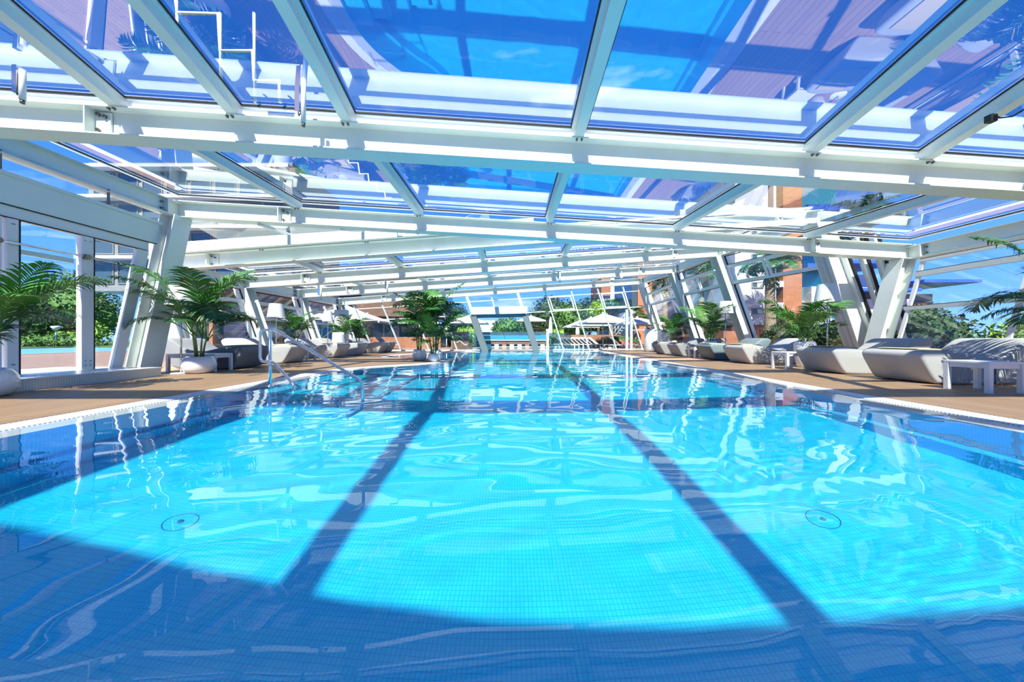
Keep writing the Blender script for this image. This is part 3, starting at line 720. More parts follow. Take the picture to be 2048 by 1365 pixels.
# palms
def frond_mesh(L, arch, nl, ll, seed, mat):
    rnd = random.Random(seed); m = MB(); pts = []; n = 16
    x = z = 0; ang = math.radians(78)
    for i in range(n+1):
        pts.append(Vector((x, 0, z))); ds = L/n; x += math.cos(ang)*ds; z += math.sin(ang)*ds; ang -= math.radians(arch)/n*(.35+1.3*i/n)
    m.tube(pts, [.011*(1-.8*i/n)+.0015 for i in range(n+1)], 5, False)
    for k in range(nl):
        t = .30+.70*k/(nl-1); f = t*n; i = min(int(f), n-1); p = pts[i].lerp(pts[i+1], f-i); d = (pts[i+1]-pts[i]).normalized()
        up = Vector((-d.z, 0, d.x)) if d.x > 0 else Vector((0,0,1))
        lw = ll*(math.sin(PI*min(1,.18+.86*(t-.30)/.70))**.6)*rnd.uniform(.88,1.1)
        for s_ in (-1, 1):
            out = (d*rnd.uniform(.55,.8)+Vector((0,s_,0))*rnd.uniform(.75,.95)+up*rnd.uniform(.05,.25)).normalized()
            sd = out.cross(up).normalized(); prev = None; q = Vector(p); segs = 5; wmax = .010+.006*rnd.random(); dr = rnd.uniform(.3,.8)
            vs = []
            for j in range(segs+1):
                u_ = j/segs; wv = wmax*(math.sin(PI*(.12+.86*u_))**.7)
                vs += [q-sd*wv, q+sd*wv]
                o2 = (out+Vector((0,0,-dr*2.2*u_*u_-.15*u_))).normalized(); q = q+o2*(lw/segs)
            m.add(vs, [(2*j,2*j+1,2*j+3,2*j+2) for j in range(segs)], True)
    return m.mesh('frond', mat)
FR = [frond_mesh(1.35, a, nl, ll, sd, M[k]) for a, nl, ll, sd, k in ((100,38,.46,1,'leafA'),(130,42,.48,2,'leafA'),(80,36,.40,3,'leafB'),(150,38,.46,4,'leafA'),(60,32,.38,5,'leafB'))]
def squat_pot(r_, h, R):
    m = MB(); pr = [(R*.55,0),(R*.80,h*.06),(R*.97,h*.28),(R,h*.50),(R*.95,h*.74),(R*.82,h*.93),(R*.72,h),(R*.66,h*.985),(R*.68,h*.88)]
    m.lathe(pr, 40); m.f.pop(); m.sm.pop(); m.build('pot', M['ceramic'], r_)
def tall_pot(r_, h, R):
    m = MB(); pr = [(R*.62,0),(R*.75,h*.04),(R*.9,h*.35),(R,h*.72),(R*.98,h*.9),(R*.86,h*.985),(R*.78,h),(R*.74,h*.97),(R*.74,h*.85)]
    m.lathe(pr, 40); m.f.pop(); m.sm.pop(); m.build('pot', M['ceramic'], r_)
def palm(X, Y, kind, h, R, H, nf, spread, label, seed, stem=.25, bright=0):
    "H = overall height, nf = fronds"
    r = empty('potted_palm', (X, Y, 0)); tag(r, label, 'plant', 'potted kentia palms')
    (squat_pot if kind == 's' else tall_pot)(r, h, R)
    m = MB(); m.lathe([(R*.70,h*.86),(.0,h*.88)], 20); m.f = [f for f in m.f if len(f) == 4]; m.sm = m.sm[:len(m.f)]; m.build('soil', M['soil'], r)
    rnd = random.Random(seed); hs = H-h; st = []
    m = MB()
    for k in range(4):
        a = k*1.7+seed; bx, by = .06*math.cos(a), .06*math.sin(a); tz = h+stem*hs*rnd.uniform(.7,1.3)
        tp = Vector((bx*2.2, by*2.2, tz)); st.append(tp); m.tube([(bx,by,h*.86),(bx*1.5,by*1.5,(h+tz)/2),tp], [.022,.018,.012], 7)
    m.build('stem', M['stem'], r)
    for k in range(nf):
        a = k*2.39996+seed*.7; u_ = (k+.5)/nf
        me = FR[(rnd.choice((2,4,2,0)) if bright else rnd.choice((0,1,3,0,2))) if u_ < .65 else rnd.choice((4,2))]
        o = link('frond', me, r); tp = st[k%4]
        sc_ = hs*(.52+.34*u_)*rnd.uniform(.85,1.1)/1.0
        tilt = spread*(1-u_)*.75
        o.location = tp-Vector((0,0,.02+.12*hs*(1-u_)*rnd.random()))
        o.rotation_euler = (rnd.uniform(-.15,.15), tilt, a); o.scale = (sc_,)*3
    return r
palm(-6.75, 7.45, 's', .36, .30, 2.05, 17, .75, 'leafy kentia palm in a squat glossy white bowl pot on the left deck', 4.1, .34)
palm(-6.78, 4.40, 's', .36, .30, 1.62, 17, .9, 'kentia palm with long fronds in a white bowl pot, cut by the left frame edge', 8, .35)
palm(-7.62, 12.1, 't', .66, .28, 1.75, 13, .6, 'bright green palm in a tall white planter behind the second left lounger', 5, .15, 1)
palm(-7.7, 15.6, 't', .62, .28, 1.75, 12, .6, 'palm in a white planter standing in front of the white round column', 9, .15, 1)
palm(-7.55, 16.9, 't', .60, .26, 1.7, 11, .6, 'darker palm in a planter just beyond the white round column', 12, .2)
palm(-3.10, 11.55, 's', .38, .235, 2.05, 13, .75, 'tall palm in the larger white bowl of the pot trio at the pool corner', 21, .35)
palm(-2.52, 11.05, 's', .27, .175, 1.55, 11, .7, 'lower bushy palm in the smallest white bowl of the pot trio at the pool corner', 24, .2)
palm(-2.62, 11.85, 's', .36, .22, 2.15, 9, .8, 'palm with arching fronds in the rear bowl of the pot trio at the pool corner', 27, .4)
palm(7.6, 8.95, 't', .67, .235, 1.95, 15, .75, 'palm in a tall white planter beside the nearest right lamp', 31, .12, 1)
palm(7.65, 13.3, 't', .65, .23, 2.2, 13, .45, 'upright palm in a tall white planter beside the second right lamp', 34, .12)
palm(8.1, 17.5, 't', .64, .26, 2.0, 14, .65, 'palm in a white planter at the far end of the right deck', 37, .2)
palm(7.75, 4.55, 't', .66, .27, 2.15, 17, .9, 'palm with long dark fronds reaching in from the right frame edge', 41, .2)
# large rounded planters and column
def big_planter(X, Y, R, H, label):
    m = MB(); m.lathe([(R*.85,0),(R*.95,.1),(R,H*.5),(R*.97,H*.9),(R*.9,H),(R*.82,H*.98),(R*.8,H*.85),(0,H*.83)], 40); o = m.build('large_planter', M['ceramic'])
    o.location = (X, Y, 0); return tag(o, label, 'planter', 'large white planters')
big_planter(7.95, 19.6, .42, 1.28, 'large white rounded planter nearest the far glass wall on the right')
big_planter(8.15, 18.5, .34, 1.18, 'smaller white rounded planter in front of the big one, far right deck')
big_planter(-7.55, 15.0, .25, 1.0, 'white sculpted planter standing before the white round column on the left')
m = MB(); m.lathe([(.31,0),(.31,2.05),(.29,2.07)], 40); o = m.build('round_column', M['white2']); o.location = (-7.95, 16.1, 0)
tag(o, 'smooth white round column standing on the left deck', 'column')
# handrail in the pool
hr = empty('pool_handrail', (-3.9, 5.56, 0)); tag(hr, 'curved stainless steel handrail leading down into the pool', 'handrail')
pd = Vector((1.9, -.94, 0)); HP = lambda t, z: pd*t+Vector((0,0,z))
def fillet(pts, r=.09, n=5):
    out = [Vector(pts[0])]
    for a, b, c in zip(pts, pts[1:], pts[2:]):
        a, b, c = Vector(a), Vector(b), Vector(c); d1 = (a-b).normalized(); d2 = (c-b).normalized(); rr = min(r, (a-b).length*.45, (c-b).length*.45)
        for i in range(n+1):
            t = i/n; p, q = b+d1*rr, b+d2*rr; out.append(p*(1-t)**2+b*2*t*(1-t)+q*t*t)
    return out+[Vector(pts[-1])]
m = MB(); m.tube(fillet([HP(.30,.04-.35),HP(.30,.03),HP(.045,.37),HP(-.13,.37),HP(-.13,.885),HP(.07,.885),HP(1,.17),HP(1,-.55)]), .021, 12); m.build('rail', M['steel'], hr)
m = MB(); m.tube([HP(0,-.3),HP(0,.885)], .024, 12); m.build('post', M['steel'], hr)
m = MB(); m.lathe([(.06,-.05),(.06,-.012),(.03,-.004)], 20); m.build('foot_ring', M['steel'], hr)
m = MB(); m.lathe([(.06,-.40),(.06,-.36),(.03,-.35)], 20, tuple(HP(1,-.1))); m.build('foot_ring', M['steel'], hr)
# roof fittings
def actuator(p, label, L=.45):
    r = empty('vent_actuator', p); tag(r, label, 'actuator', 'electric vent actuators under the roof')
    m = MB(); m.tube([(0,0,0),(0,0,-L)], .028, 12); m.build('cylinder', M['white2'], r)
    m = MB(); m.box((-.10,-.02,-L*.75),(-.045,.03,.05)); m.build('motor_box', M['steel'], r)
    m = MB(); m.tube(fillet([(-.07,0,-L*.7),(-.06,0,-L*.85),(-.02,-.03,-L*.8)], .03), .006, 6); m.build('cable', M['gasket'], r)
    m = MB(); m.tube([(0,0,-L),(0,0,-L-.04)], .02, 10); m.build('end_cap', M['bolt'], r)
actuator(P(607,158,4.35), 'slim white roof vent actuator hanging beside a rafter, near the top centre left', .56)
actuator(P(45,140,4.0), 'white roof vent actuator hanging at the top left corner', .35)
actuator(P(642,572,11.2), 'small dark roof vent actuator above the left loungers', .4)
actuator(P(775,563,13.6), 'small roof vent actuator farther back on the left roof', .4)
actuator(P(1120,545,13.0), 'small roof vent actuator near the roof centre', .35)
m = MB(); m.tube([P(1985,228,4.0),P(2000,236,3.9),P(2025,233,3.8),P(2060,212,3.75)], .008, 6); m.box(P(1980,236,4.0)-Vector((.03,.03,.05)), P(1980,236,4.0)+Vector((.05,.03,.03)))
tag(m.build('cable', M['gasket']), 'black cable with connector under the roof at the top right', 'cable')
def spot(p, label):
    r = empty('spotlight', p); tag(r, label, 'spotlight', 'small spotlights under the roof')
    m = MB(); m.lathe([(.05,-.16),(.075,-.04),(.06,0)], 16); m.build('lamp_head', M['white2'], r)
    m = MB(); m.tube([(0,0,0),(0,0,.22)], .012, 8); m.build('arm', M['white2'], r)
spot(P(1287,538,14.0), 'small white spotlight hanging under the right part of the far roof')
spot(P(1243,552,15.8), 'small boxy spotlight under the far roof, left of the hanging one')
# stepped white rail standing on the glass roof
def zig(pts, r, label):
    m = MB(); m.tube(pts, r, 6); o = m.build('service_rail', M['white2']); tag(o, label, 'rail', 'stepped white service rails on the roof')
D_ = 4.6
zp = [P(352,0,D_),P(354,26,D_),P(436,28,D_),P(440,102,D_),P(505,102,D_),P(508,162,D_),P(558,162,D_),P(560,205,D_)]
zig(zp, .022, 'stepped white service rail outside above the near left roof bay')
m = MB()
for a, b in ((354,70),(440,165),(508,205)): m.tube([P(a,26,D_),P(a+2,b,D_)], .018, 6)
tag(m.build('rail_posts', M['white2']), 'slim white posts under the stepped service rail above the near left roof bay', 'post')
zp = [P(695,326,8.6),P(698,336,8.6),P(716,336,8.6),P(719,358,8.6),P(736,358,8.6),P(738,376,8.6),P(753,376,8.6),P(755,393,8.6),P(769,393,8.6),P(771,406,8.6),P(783,406,8.6)]
zig([p+Vector((0,0,.12)) for p in zp], .02, 'stepped white service rail outside above the second left roof bay')
# @@OUT
# ================================================================== outdoors
def ground(name, pts, mat, label, cat, z=-.04):
    m = MB(); v = [Vector(p) for p in pts]; poly(m, v, z, z-.3); o = m.build(name, M[mat]); return tag(o, label, cat, kind='structure')
ground('terrace_left', [(-11.25,-20),(-11.25,19.95),(-2.75,21.25),(-2.75,31.4),(-24,31.4),(-24,-20)], 'pave', 'pink brown outdoor paving to the left of the pool hall', 'ground')
ground('terrace_right', [(11.65,-20),(60,-20),(60,31.4),(5.45,31.4),(5.45,22.2),(11.65,23.3)], 'pave', 'pink brown outdoor paving to the right of the pool hall', 'ground')
ground('garden', [(-120,31.5),(110,31.5),(110,150),(-120,150)], 'lawn', 'lawn and garden beyond the outdoor pool', 'ground')
ground('lawn_left', [(-120,-20),(-40,-20),(-40,31.4),(-120,31.4)], 'lawn', 'lawn beyond the left terrace', 'ground')
ground('lawn_right', [(60.1,-20),(110,-20),(110,31.4),(60.1,31.4)], 'lawn', 'lawn beyond the right terrace', 'ground')
# small pool left
ob = empty('left_pool_basin'); tag(ob, 'pool outside the left glass doors, sky reflection painted into its water', 'pool', kind='structure')
m = MB(); m.box((-40,-20,-.6),(-24.05,31.4,-.5)); m.build('basin_floor', M['tile_floor'], ob)
m = MB(); m.box((-40,-20,-.12),(-24.05,31.4,-.10)); m.build('water_surface', M['skywater'], ob)
m = MB(); m.box((-24.3,-20,-.5),(-24.02,31.4,-.02)); m.build('pool_edge', M['coping'], ob)
# outdoor continuation of the pool
ob = empty('outdoor_pool_basin'); tag(ob, 'outdoor part of the blue pool beyond the far glass wall', 'pool', kind='structure')
m = MB(); poly(m, V2((-2.7,21.0),(5.4,22.0),(5.4,31.4),(-2.7,31.4)), -1.3, -1.4); m.build('basin_floor', M['tile_floor'], ob)
for a, b in (((-2.74,21.1,-1.3),(-2.64,31.4,-.03)),((5.35,22.,-1.3),(5.45,31.4,-.03)),((-2.7,31.3,-1.3),(5.4,31.45,0.0))):
    m = MB(); m.box(a, b); m.build('basin_wall', M['coping'], ob)
m = MB(); g_ = 40; vs = []; fs = []
for j in range(g_+1):
    for i in range(g_+1):
        u_, v_ = i/g_, j/g_; x = -2.65+8.0*u_; y = (21.0+1.0*u_)*(1-v_)+31.35*v_; vs.append((x,y,WZ+1.5*wh(x*1.7,y*1.7)))
fs = [(j*(g_+1)+i,j*(g_+1)+i+1,(j+1)*(g_+1)+i+1,(j+1)*(g_+1)+i) for j in range(g_) for i in range(g_)]
m.add(vs, fs, True); 
def water2():
    mt = bpy.data.materials.new('outdoor_water'); mt.use_nodes = True; n2 = mt.node_tree; n2.nodes.clear()
    o = N(n2,'ShaderNodeOutputMaterial'); t = N(n2,'ShaderNodeBsdfTransparent'); g = N(n2,'ShaderNodeBsdfGlossy'); g.inputs['Roughness'].default_value = .02; f = N(n2,'ShaderNodeFresnel'); f.inputs[0].default_value = 1.33
    x = N(n2,'ShaderNodeMixShader'); n2.links.new(f.outputs[0],x.inputs[0]); n2.links.new(t.outputs[0],x.inputs[1]); n2.links.new(g.outputs[0],x.inputs[2]); n2.links.new(x.outputs[0],o.inputs[0]); return mt
m.build('water_surface', water2(), ob, False)
# frosted side screens of the outdoor pool
for x0_, x1_, lab in ((-4.15,-2.75,'frosted glass screen left of the outdoor pool, with a pale logo curve'),(2.6,4.1,'frosted glass screen right of the outdoor pool gate')):
    m = MB(); m.box((x0_,24.0,-.04),(x1_,24.06,1.12)); o = m.build('frosted_screen', M['frost']); tag(o, lab, 'screen', 'frosted screens by the outdoor pool')
    m = MB()
    for k in range(2): m.tube([(x0_+.35+.35*k+.18*math.cos(a*PI/10),23.97,.32+.12*math.sin(a*PI/10)) for a in range(11)], .018, 5)
    m2 = MB(); m2.tube([(x0_+.3+.06*a,23.97,.42+.14*math.sin(a*.45)) for a in range(13)], .018, 5); m2.build('curve_mark', M['white2'], o)
# pool bar beyond the outdoor pool
bar = empty('pool_bar', (0,31.6,0)); tag(bar, 'low pool bar with teal glass top, dark beam and orange backs, beyond the gate', 'bar')
for a, b, mt, nm in (((-3.3,0,1.05),(3.1,.12,1.32),'bwin','glass_screen'),((-3.3,-.1,.62),(3.1,.3,1.03),'teal','fascia_panel'),((-3.3,-.12,.54),(3.1,.32,.60),'white2','edge_strip'),((-3.3,-.02,.20),(3.1,.26,.54),'brown','dark_beam'),((-3.3,.3,-.04),(3.1,.5,.20),'terracotta','rear_wall')):
    m = MB(); m.box(a, b); m.build(nm, M[mt], bar)
for k in range(9):
    m = MB(); m.box((-3.0+.7*k,-.14,-.04),(-2.62+.7*k,-.04,.20)); m.build('seat_back', M['canvas' if k%3 else 'terracotta'], bar)
for x in (-3.45,3.15):
    m = MB(); m.box((x,-.1,-.04),(x+.2,.2,1.6)); m.build('post', M['white2'], bar)
# umbrellas
um = None
def umbrella(X, Y, half, ztop, zed, label):
    r = empty('parasol', (X, Y, -.04)); tag(r, label, 'umbrella', 'white parasols outside')
    h = half; m = MB(); vs = [(0,0,ztop)]+[(h,h,zed),(-h,h,zed),(-h,-h,zed),(h,-h,zed)]+[(h,h,zed-.12),(-h,h,zed-.12),(-h,-h,zed-.12),(h,-h,zed-.12)]
    mid = []
    m.add(vs, [(0,1,2),(0,2,3),(0,3,4),(0,4,1),(1,5,6,2),(2,6,7,3),(3,7,8,4),(4,8,5,1)]); m.build('canopy', M['canvas'], r)
    m = MB(); m.lathe([(.10,ztop-.02),(.06,ztop+.06),(0,ztop+.09)], 10); m.build('finial', M['canvas'], r)
    m = MB(); m.tube([(0,0,0),(0,0,ztop)], .03, 8); m.build('pole', M['white2'], r)
    m = MB()
    for a, b in ((h,h),(-h,h),(-h,-h),(h,-h)): m.tube([(a*.97,b*.97,zed),(0,0,ztop-.03)], .012, 4)
    m.build('ribs', M['white2'], r)
    m = MB(); m.box((-.3,-.3,0),(.3,.3,.08)); m.build('base', M['greyw'], r); return r
for u, D, h, zt, ze, lab in ((1206,27,1.6,2.75,2.05,'largest white parasol outside, above the row of sunbeds right of the gate'),
    (1182,32,1.6,2.75,2.0,'white parasol outside, second behind the largest one'),(1160,37,1.7,2.75,2.0,'white parasol outside, farthest of the trio beside the garden wall'),
    (1274,25,1.45,2.3,1.85,'white parasol outside in front of the orange brick tower'),(1062,38,1.5,3.3,2.7,'small white parasol edge seen just right of the gate'),
    (936,30,1.7,2.75,2.15,'white parasol outside just left of the gate'),(735,24,1.35,2.5,1.95,'white parasol outside beyond the left loungers'),
    (694,22,1.7,2.9,2.0,'white parasol outside behind the white round column'),(850,30,1.8,2.5,2.1,'white parasol outside behind the pool corner palms')):
    umbrella(ptx(u,D), D, h, zt, ze, lab)
def closed(X, Y, H, label):
    r = empty('closed_parasol', (X, Y, -.04)); tag(r, label, 'umbrella', 'closed white parasols')
    m = MB(); m.lathe([(.05,.9),(.24,1.0),(.20,1.6),(.10,H-.2),(0,H)], 14); m.build('folded_canopy', M['canvas'], r)
    m = MB(); m.tube([(0,0,0),(0,0,1)], .025, 8); m.build('pole', M['white2'], r)
closed(ptx(1101,33), 33, 2.9, 'closed white parasol standing beside the garden trees right of the gate')
closed(ptx(1155,35), 35, 2.3, 'closed cream parasol beside the low terracotta wall')
closed(ptx(893,26), 26, 2.0, 'closed white parasol behind the pool corner palms')
# outdoor sunbeds
def sunbed_src():
    r = empty('sunbed', (0,0,-.04))
    m = MB(); 
    for y in (0,.62): m.box((0,y,.30),(1.95,y+.05,.35))
    m.box((0,0,.30),(.05,.67,.35)); m.box((1.9,0,.30),(1.95,.67,.35)); m.build('frame', M['white2'], r)
    lm = MB(); lm.box((0,0,0),(.05,.05,.3)); lme = lm.mesh('leg', M['white2'])
    for x in (.1,1.45):
        for y in (0,.62): link('leg', lme, r, (x,y,0))
    m = MB(); m.tube([(1.75,-.02,.10),(1.75,.69,.10)], .10, 12); m.build('wheel', M['white2'], r)
    m = MB(); m.box((.06,.06,.335),(1.15,.61,.36)); m.build('seat', M['fab_m'], r)
    m = MB(); m.ext((1.15,.335,.35),(1.82,.335,.88), [(-.28,-.012),(.28,-.012),(.28,.012),(-.28,.012)]); m.build('backrest', M['fab_m'], r)
    m = MB(); m.tube([(1.6,.06,.35),(1.62,.06,.70)], .012, 5); m.build('strut', M['white2'], r); return r
sb = sunbed_src(); first = True
def sunbed(X, Y, rz, label, grp):
    global first
    o = sb if first else copy_tree(sb); first = False
    o.location = (X, Y, -.04); o.rotation_euler = (0,0,rz); tag(o, label, 'sunbed', grp)
for k in range(9):
    D = 25.2+.0*k; X = 6.0+.98*k*.62
    sunbed(ptx(1160+8.5*k, 26.2-.12*k), 26.2-.12*k, 2.5, ['leftmost grey sunbed of the outdoor row under the parasols, next to the terracotta wall','second sunbed from the left in the outdoor row under the parasols','third sunbed from the left in the outdoor row under the parasols','fourth sunbed from the left in the outdoor row under the parasols','middle sunbed of the outdoor row under the parasols','fourth sunbed from the right end of the outdoor row under the parasols','third sunbed from the right end of the outdoor row under the parasols','second sunbed from the right end of the outdoor row under the parasols','rightmost sunbed of the outdoor row, beside the red blossoms'][k], 'row of outdoor sunbeds right of the gate')
for k, (u, D) in enumerate(((1276,23.6),(1296,23.8))):
    sunbed(ptx(u,D), D, 2.6, 'white framed sunbed outside in front of the brick tower, '+('left one of the two' if k == 0 else 'right one of the two'), 'pair of sunbeds by the brick tower')
for k, (u, D) in enumerate(((735,24.5),(765,24.8),(800,25.2))):
    sunbed(ptx(u,D), D, 2.7, ['leftmost','middle','rightmost'][k]+' of three white sunbeds outside the left part of the far wall', 'sunbeds outside behind the left loungers')
# garden walls
def wallbox(name, a, b, mat, label, cat='wall'):
    m = MB(); m.box(a, b); return tag(m.build(name, M[mat]), label, cat)
wallbox('garden_wall', (4.2,29.8,-.04),(9.4,30.1,1.05),'terracotta','low terracotta garden wall right of the outdoor pool')
wallbox('garden_wall', (-5.2,29.5,-.04),(-3.7,29.8,1.3),'terracotta','low terracotta garden wall left of the outdoor pool')
wallbox('garden_wall', (-13.5,28.0,-.04),(-5.8,28.3,.85),'terracotta','long orange garden wall behind the left sunbeds')
wallbox('planter_box', (10.3,16.8,-.04),(11.1,17.5,1.1),'terracotta','square terracotta planter outside the right wall','planter')
# white wire railing strips
m = MB(); m.tube([P(1170,664,28),P(1215,662,28)], .03, 6); m.tube([P(1265,661,27),P(1300,660,27)], .03, 6)
o = m.build('hand_bar', M['white2']); tag(o, 'thin white railing bars above the outdoor sunbeds', 'railing')
# foliage
def foliage(name, blobs, n, size, mat, label, cat, seed=1, trunk=None, kind=None):
    rnd = random.Random(seed); m = MB(); tot = sum(b[3]*b[4]*b[5] for b in blobs)
    for (x,y,z,rx,ry,rz) in blobs:
        for _ in range(int(n*(rx*ry*rz)/tot)+30):
            a = rnd.uniform(0,2*PI); c = rnd.uniform(-.8,1); s_ = math.sqrt(max(0,1-c*c)); k = rnd.uniform(.72,1.06)
            p = Vector((x+rx*k*s_*math.cos(a), y+ry*k*s_*math.sin(a), z+rz*k*c))
            d = Vector((rnd.gauss(0,1),rnd.gauss(0,1),rnd.gauss(0,.8))).normalized(); e_ = d.cross(Vector((rnd.gauss(0,1),rnd.gauss(0,1),1))).normalized(); q = size*rnd.uniform(.6,1.4)
            m.add([p-d*q-e_*q*.15, p+e_*q*.45, p+d*q, p-e_*q*.45], [(0,1,2,3)])
        ico = []
        core = MB(); core.lathe([(.0,-rz*.78),(rx*.5,-rz*.6),(rx*.78,0),(rx*.5,rz*.62),(0,rz*.8)], 9)
        m.add([(x+a_, y+b_*ry/rx, z+c_) for a_,b_,c_ in core.v], core.f)
    if trunk:
        r = empty(name, (trunk[0], trunk[1], -.04)); tag(r, label, cat)
        for i, v in enumerate(m.v): m.v[i] = (v[0]-trunk[0], v[1]-trunk[1], v[2]+.04)
        o = m.build('crown', M[mat], r, False)
        t = MB(); t.tube([(0,0,0),(.05,0,trunk[2]*.5),(-.05,.05,trunk[2])], [trunk[3],trunk[3]*.8,trunk[3]*.6], 8); t.build('trunk', M['bark'], r); return r
    o = m.build(name, M[mat], None, False); tag(o, label, cat, kind=kind); return o
rnd = random.Random(5)
def hedge_blobs(x0,y0,x1,y1,w_,h,n): return [(x0+(x1-x0)*(i+.5)/n+rnd.uniform(-.1,.1), y0+(y1-y0)*(i+.5)/n, h*.5, abs(x1-x0)/n*.75+w_*.5, abs(y1-y0)/n*.75+w_*.35, h*.56*rnd.uniform(.9,1.1)) for i in range(n)]
foliage('hedge', hedge_blobs(12.2,9.5,12.4,16.3,1.2,1.35,8), 9000, .075, 'fol1', 'dense dark green hedge outside the slanted right windows', 'hedge', 3, kind='stuff')
foliage('hedge', hedge_blobs(13.0,1.5,12.6,8.6,1.2,1.25,8), 7000, .08, 'fol3', 'sunlit yellow green hedge outside the nearest right window', 'hedge', 4, kind='stuff')
foliage('shrub', [(ptx(1430,20),20,.5,.9,.8,.7)], 900, .09, 'fol1', 'dark shrub outside behind the second right lamp', 'shrub', 5)
foliage('flower_bed', [(ptx(1235,29),29,.4,1.9,.7,.55)], 1200, .09, 'fol2', 'planted bed behind the outdoor sunbeds', 'plants', 6)
foliage('flower_bed', [(ptx(1240,28.3),28.3,.25,1.5,.4,.3)], 260, .07, 'redfl', 'red blossoms in front of the planted bed', 'flowers', 7, kind='stuff')
tree = lambda u, D, z, r_, h, n, sz, mat, lab, sd: foliage('tree', [(ptx(u,D),D,z,r_,r_*.9,h),(ptx(u,D)+r_*.5,D+.4,z-h*.3,r_*.6,r_*.6,h*.6),(ptx(u,D)-r_*.5,D,z-h*.25,r_*.6,r_*.6,h*.6)], n, sz, mat, lab, 'tree', sd, (ptx(u,D), D, max(.5,z-h*.3), .18))
tree(907,50,3.2,2.4,2.6,2200,.20,'fol1','round dark pine beyond the brick column, left of the gate',11)
tree(938,70,3.3,1.8,1.1,900,.2,'fol1','distant low tree left of the gate header',12)
tree(1016,46,2.0,2.1,1.6,1800,.17,'fol2','leafy green tree seen through the gate above the pool bar',13)
tree(1052,50,2.0,1.6,1.4,1200,.18,'fol1','dark tree behind the right gate post',14)
tree(1105,48,3.6,3.4,3.0,3200,.20,'fol1','large dark green tree right of the gate',15)
tree(1140,44,3.0,2.2,2.4,2200,.18,'fol2','mid green tree beside the large dark one right of the gate',16)
tree(1178,46,3.6,2.4,2.6,2400,.18,'fol1','dark tree behind the parasols right of the gate',17)
tree(1196,40,3.9,1.1,1.3,900,.15,'fol3','yellowing tree top behind the largest parasol',18)
foliage('shrub', [(ptx(u,38),38,.9,1.5,.9,.9) for u in (1098,1125,1150)], 1600, .13, 'fol3', 'yellow green shrubs along the garden wall right of the gate', 'shrub', 19)
foliage('shrub', [(ptx(u,36),36,.9,1.1,.9,1.1) for u in (905,925,942)], 1300, .12, 'fol3', 'yellow green shrubs left of the gate above the frosted screen', 'shrub', 20)
foliage('shrub', [(ptx(u,22.5),22.5,.9,.8,.7,1.0) for u in (660,690,720)], 1400, .09, 'fol1', 'dark shrubs outside behind the white round column', 'shrub', 21)
# left garden seen through the door
tree(150,44,4.6,4.4,4.6,4200,.22,'fol2','big rounded green tree at the right of the door view',22)
tree(88,34,2.3,2.5,1.1,1500,.17,'fol1','small dark umbrella shaped pine in the door view',23)
foliage('shrub', [(ptx(u,38),38,1.0,2.6,1.4,1.9) for u in (75,112,140,165)], 3600, .17, 'fol3', 'bright yellow green shrubs across the lawn in the door view', 'shrub', 24)
foliage('shrub', [(ptx(u,33),33,.4,1.6,1.0,.75) for u in (60,85,110,135,160)], 1500, .15, 'frost_leaf' if 'frost_leaf' in M else 'fol2', 'low spiky agave shrubs behind the small pool in the door view', 'shrub', 25)
tree(20,36,3.2,3.,3.0,1500,.2,'fol1','dark tree at the left edge of the door view',26)
lampo = empty('garden_lamp', (ptx(134,33), 32.2, -.04)); tag(lampo, 'slim garden lamp post with a white cone head in the door view', 'lamp')
m = MB(); m.tube([(0,0,0),(0,0,1.5)], .05, 8); m.build('post', M['steel'], lampo); m = MB(); m.lathe([(.08,1.5),(.34,1.85),(.30,1.92),(0,1.95)], 14); m.build('lamp_head', M['canvas'], lampo)
# tall outdoor palms
def tall_palm(u, D, H, label, cr=1.6, r0=.2, seed=1, lean=0):
    X = ptx(u, D); r = empty('palm_tree', (X, D, -.04)); tag(r, label, 'palm tree'); rn = random.Random(seed)
    m = MB(); pts = [(lean*(i/8)**2, 0, H*i/8) for i in range(9)]; m.tube(pts, [r0*(1.15-.35*i/8) for i in range(9)], 10); m.build('trunk', M['trunk'], r)
    m = MB()
    for k in range(60): a = rn.uniform(0,6.28); z = H-rn.uniform(.1,1.0); q = Vector((lean,0,z)); d = Vector((math.cos(a),math.sin(a),-1.1)); e_ = Vector((-math.sin(a),math.cos(a),0)); m.add([q+e_*.03,q-e_*.03,q+d*.45-e_*.05,q+d*.45+e_*.05],[(0,1,2,3)])
    m.build('dead_skirt', M['trunk'], r, False)
    for k in range(22):
        o = link('frond', FR[rn.choice((0,1,3))], r); o.location = (lean,0,H-.05); o.rotation_euler = (rn.uniform(-.1,.1), rn.uniform(.0,1.25), k*2.4); o.scale = (cr*rn.uniform(.8,1.05),)*3
tall_palm(1540,18.5,4.9,'tall palm with thick trunk in front of the white hotel wing, right windows',1.35,.26,51)
tall_palm(1402,24,5.4,'tall palm in front of the orange pier, seen through the second right bay',1.3,.22,52)
tall_palm(1330,26,5.2,'tall palm seen through the farthest right bay',1.3,.2,53)
tall_palm(1222,40,4.6,'palm tree in front of the white block with cobalt band',1.2,.25,54)
tall_palm(1272,33,3.2,'short palm beside the orange brick tower, in front of its left edge',.9,.18,55)
tall_palm(1296,31,2.6,'short palm beside the orange brick tower, at its right edge',.8,.16,56)
tall_palm(1795,16,6.3,'leaning palm trunk above the villa roof between the slanted columns',1.3,.16,57,-1.6)
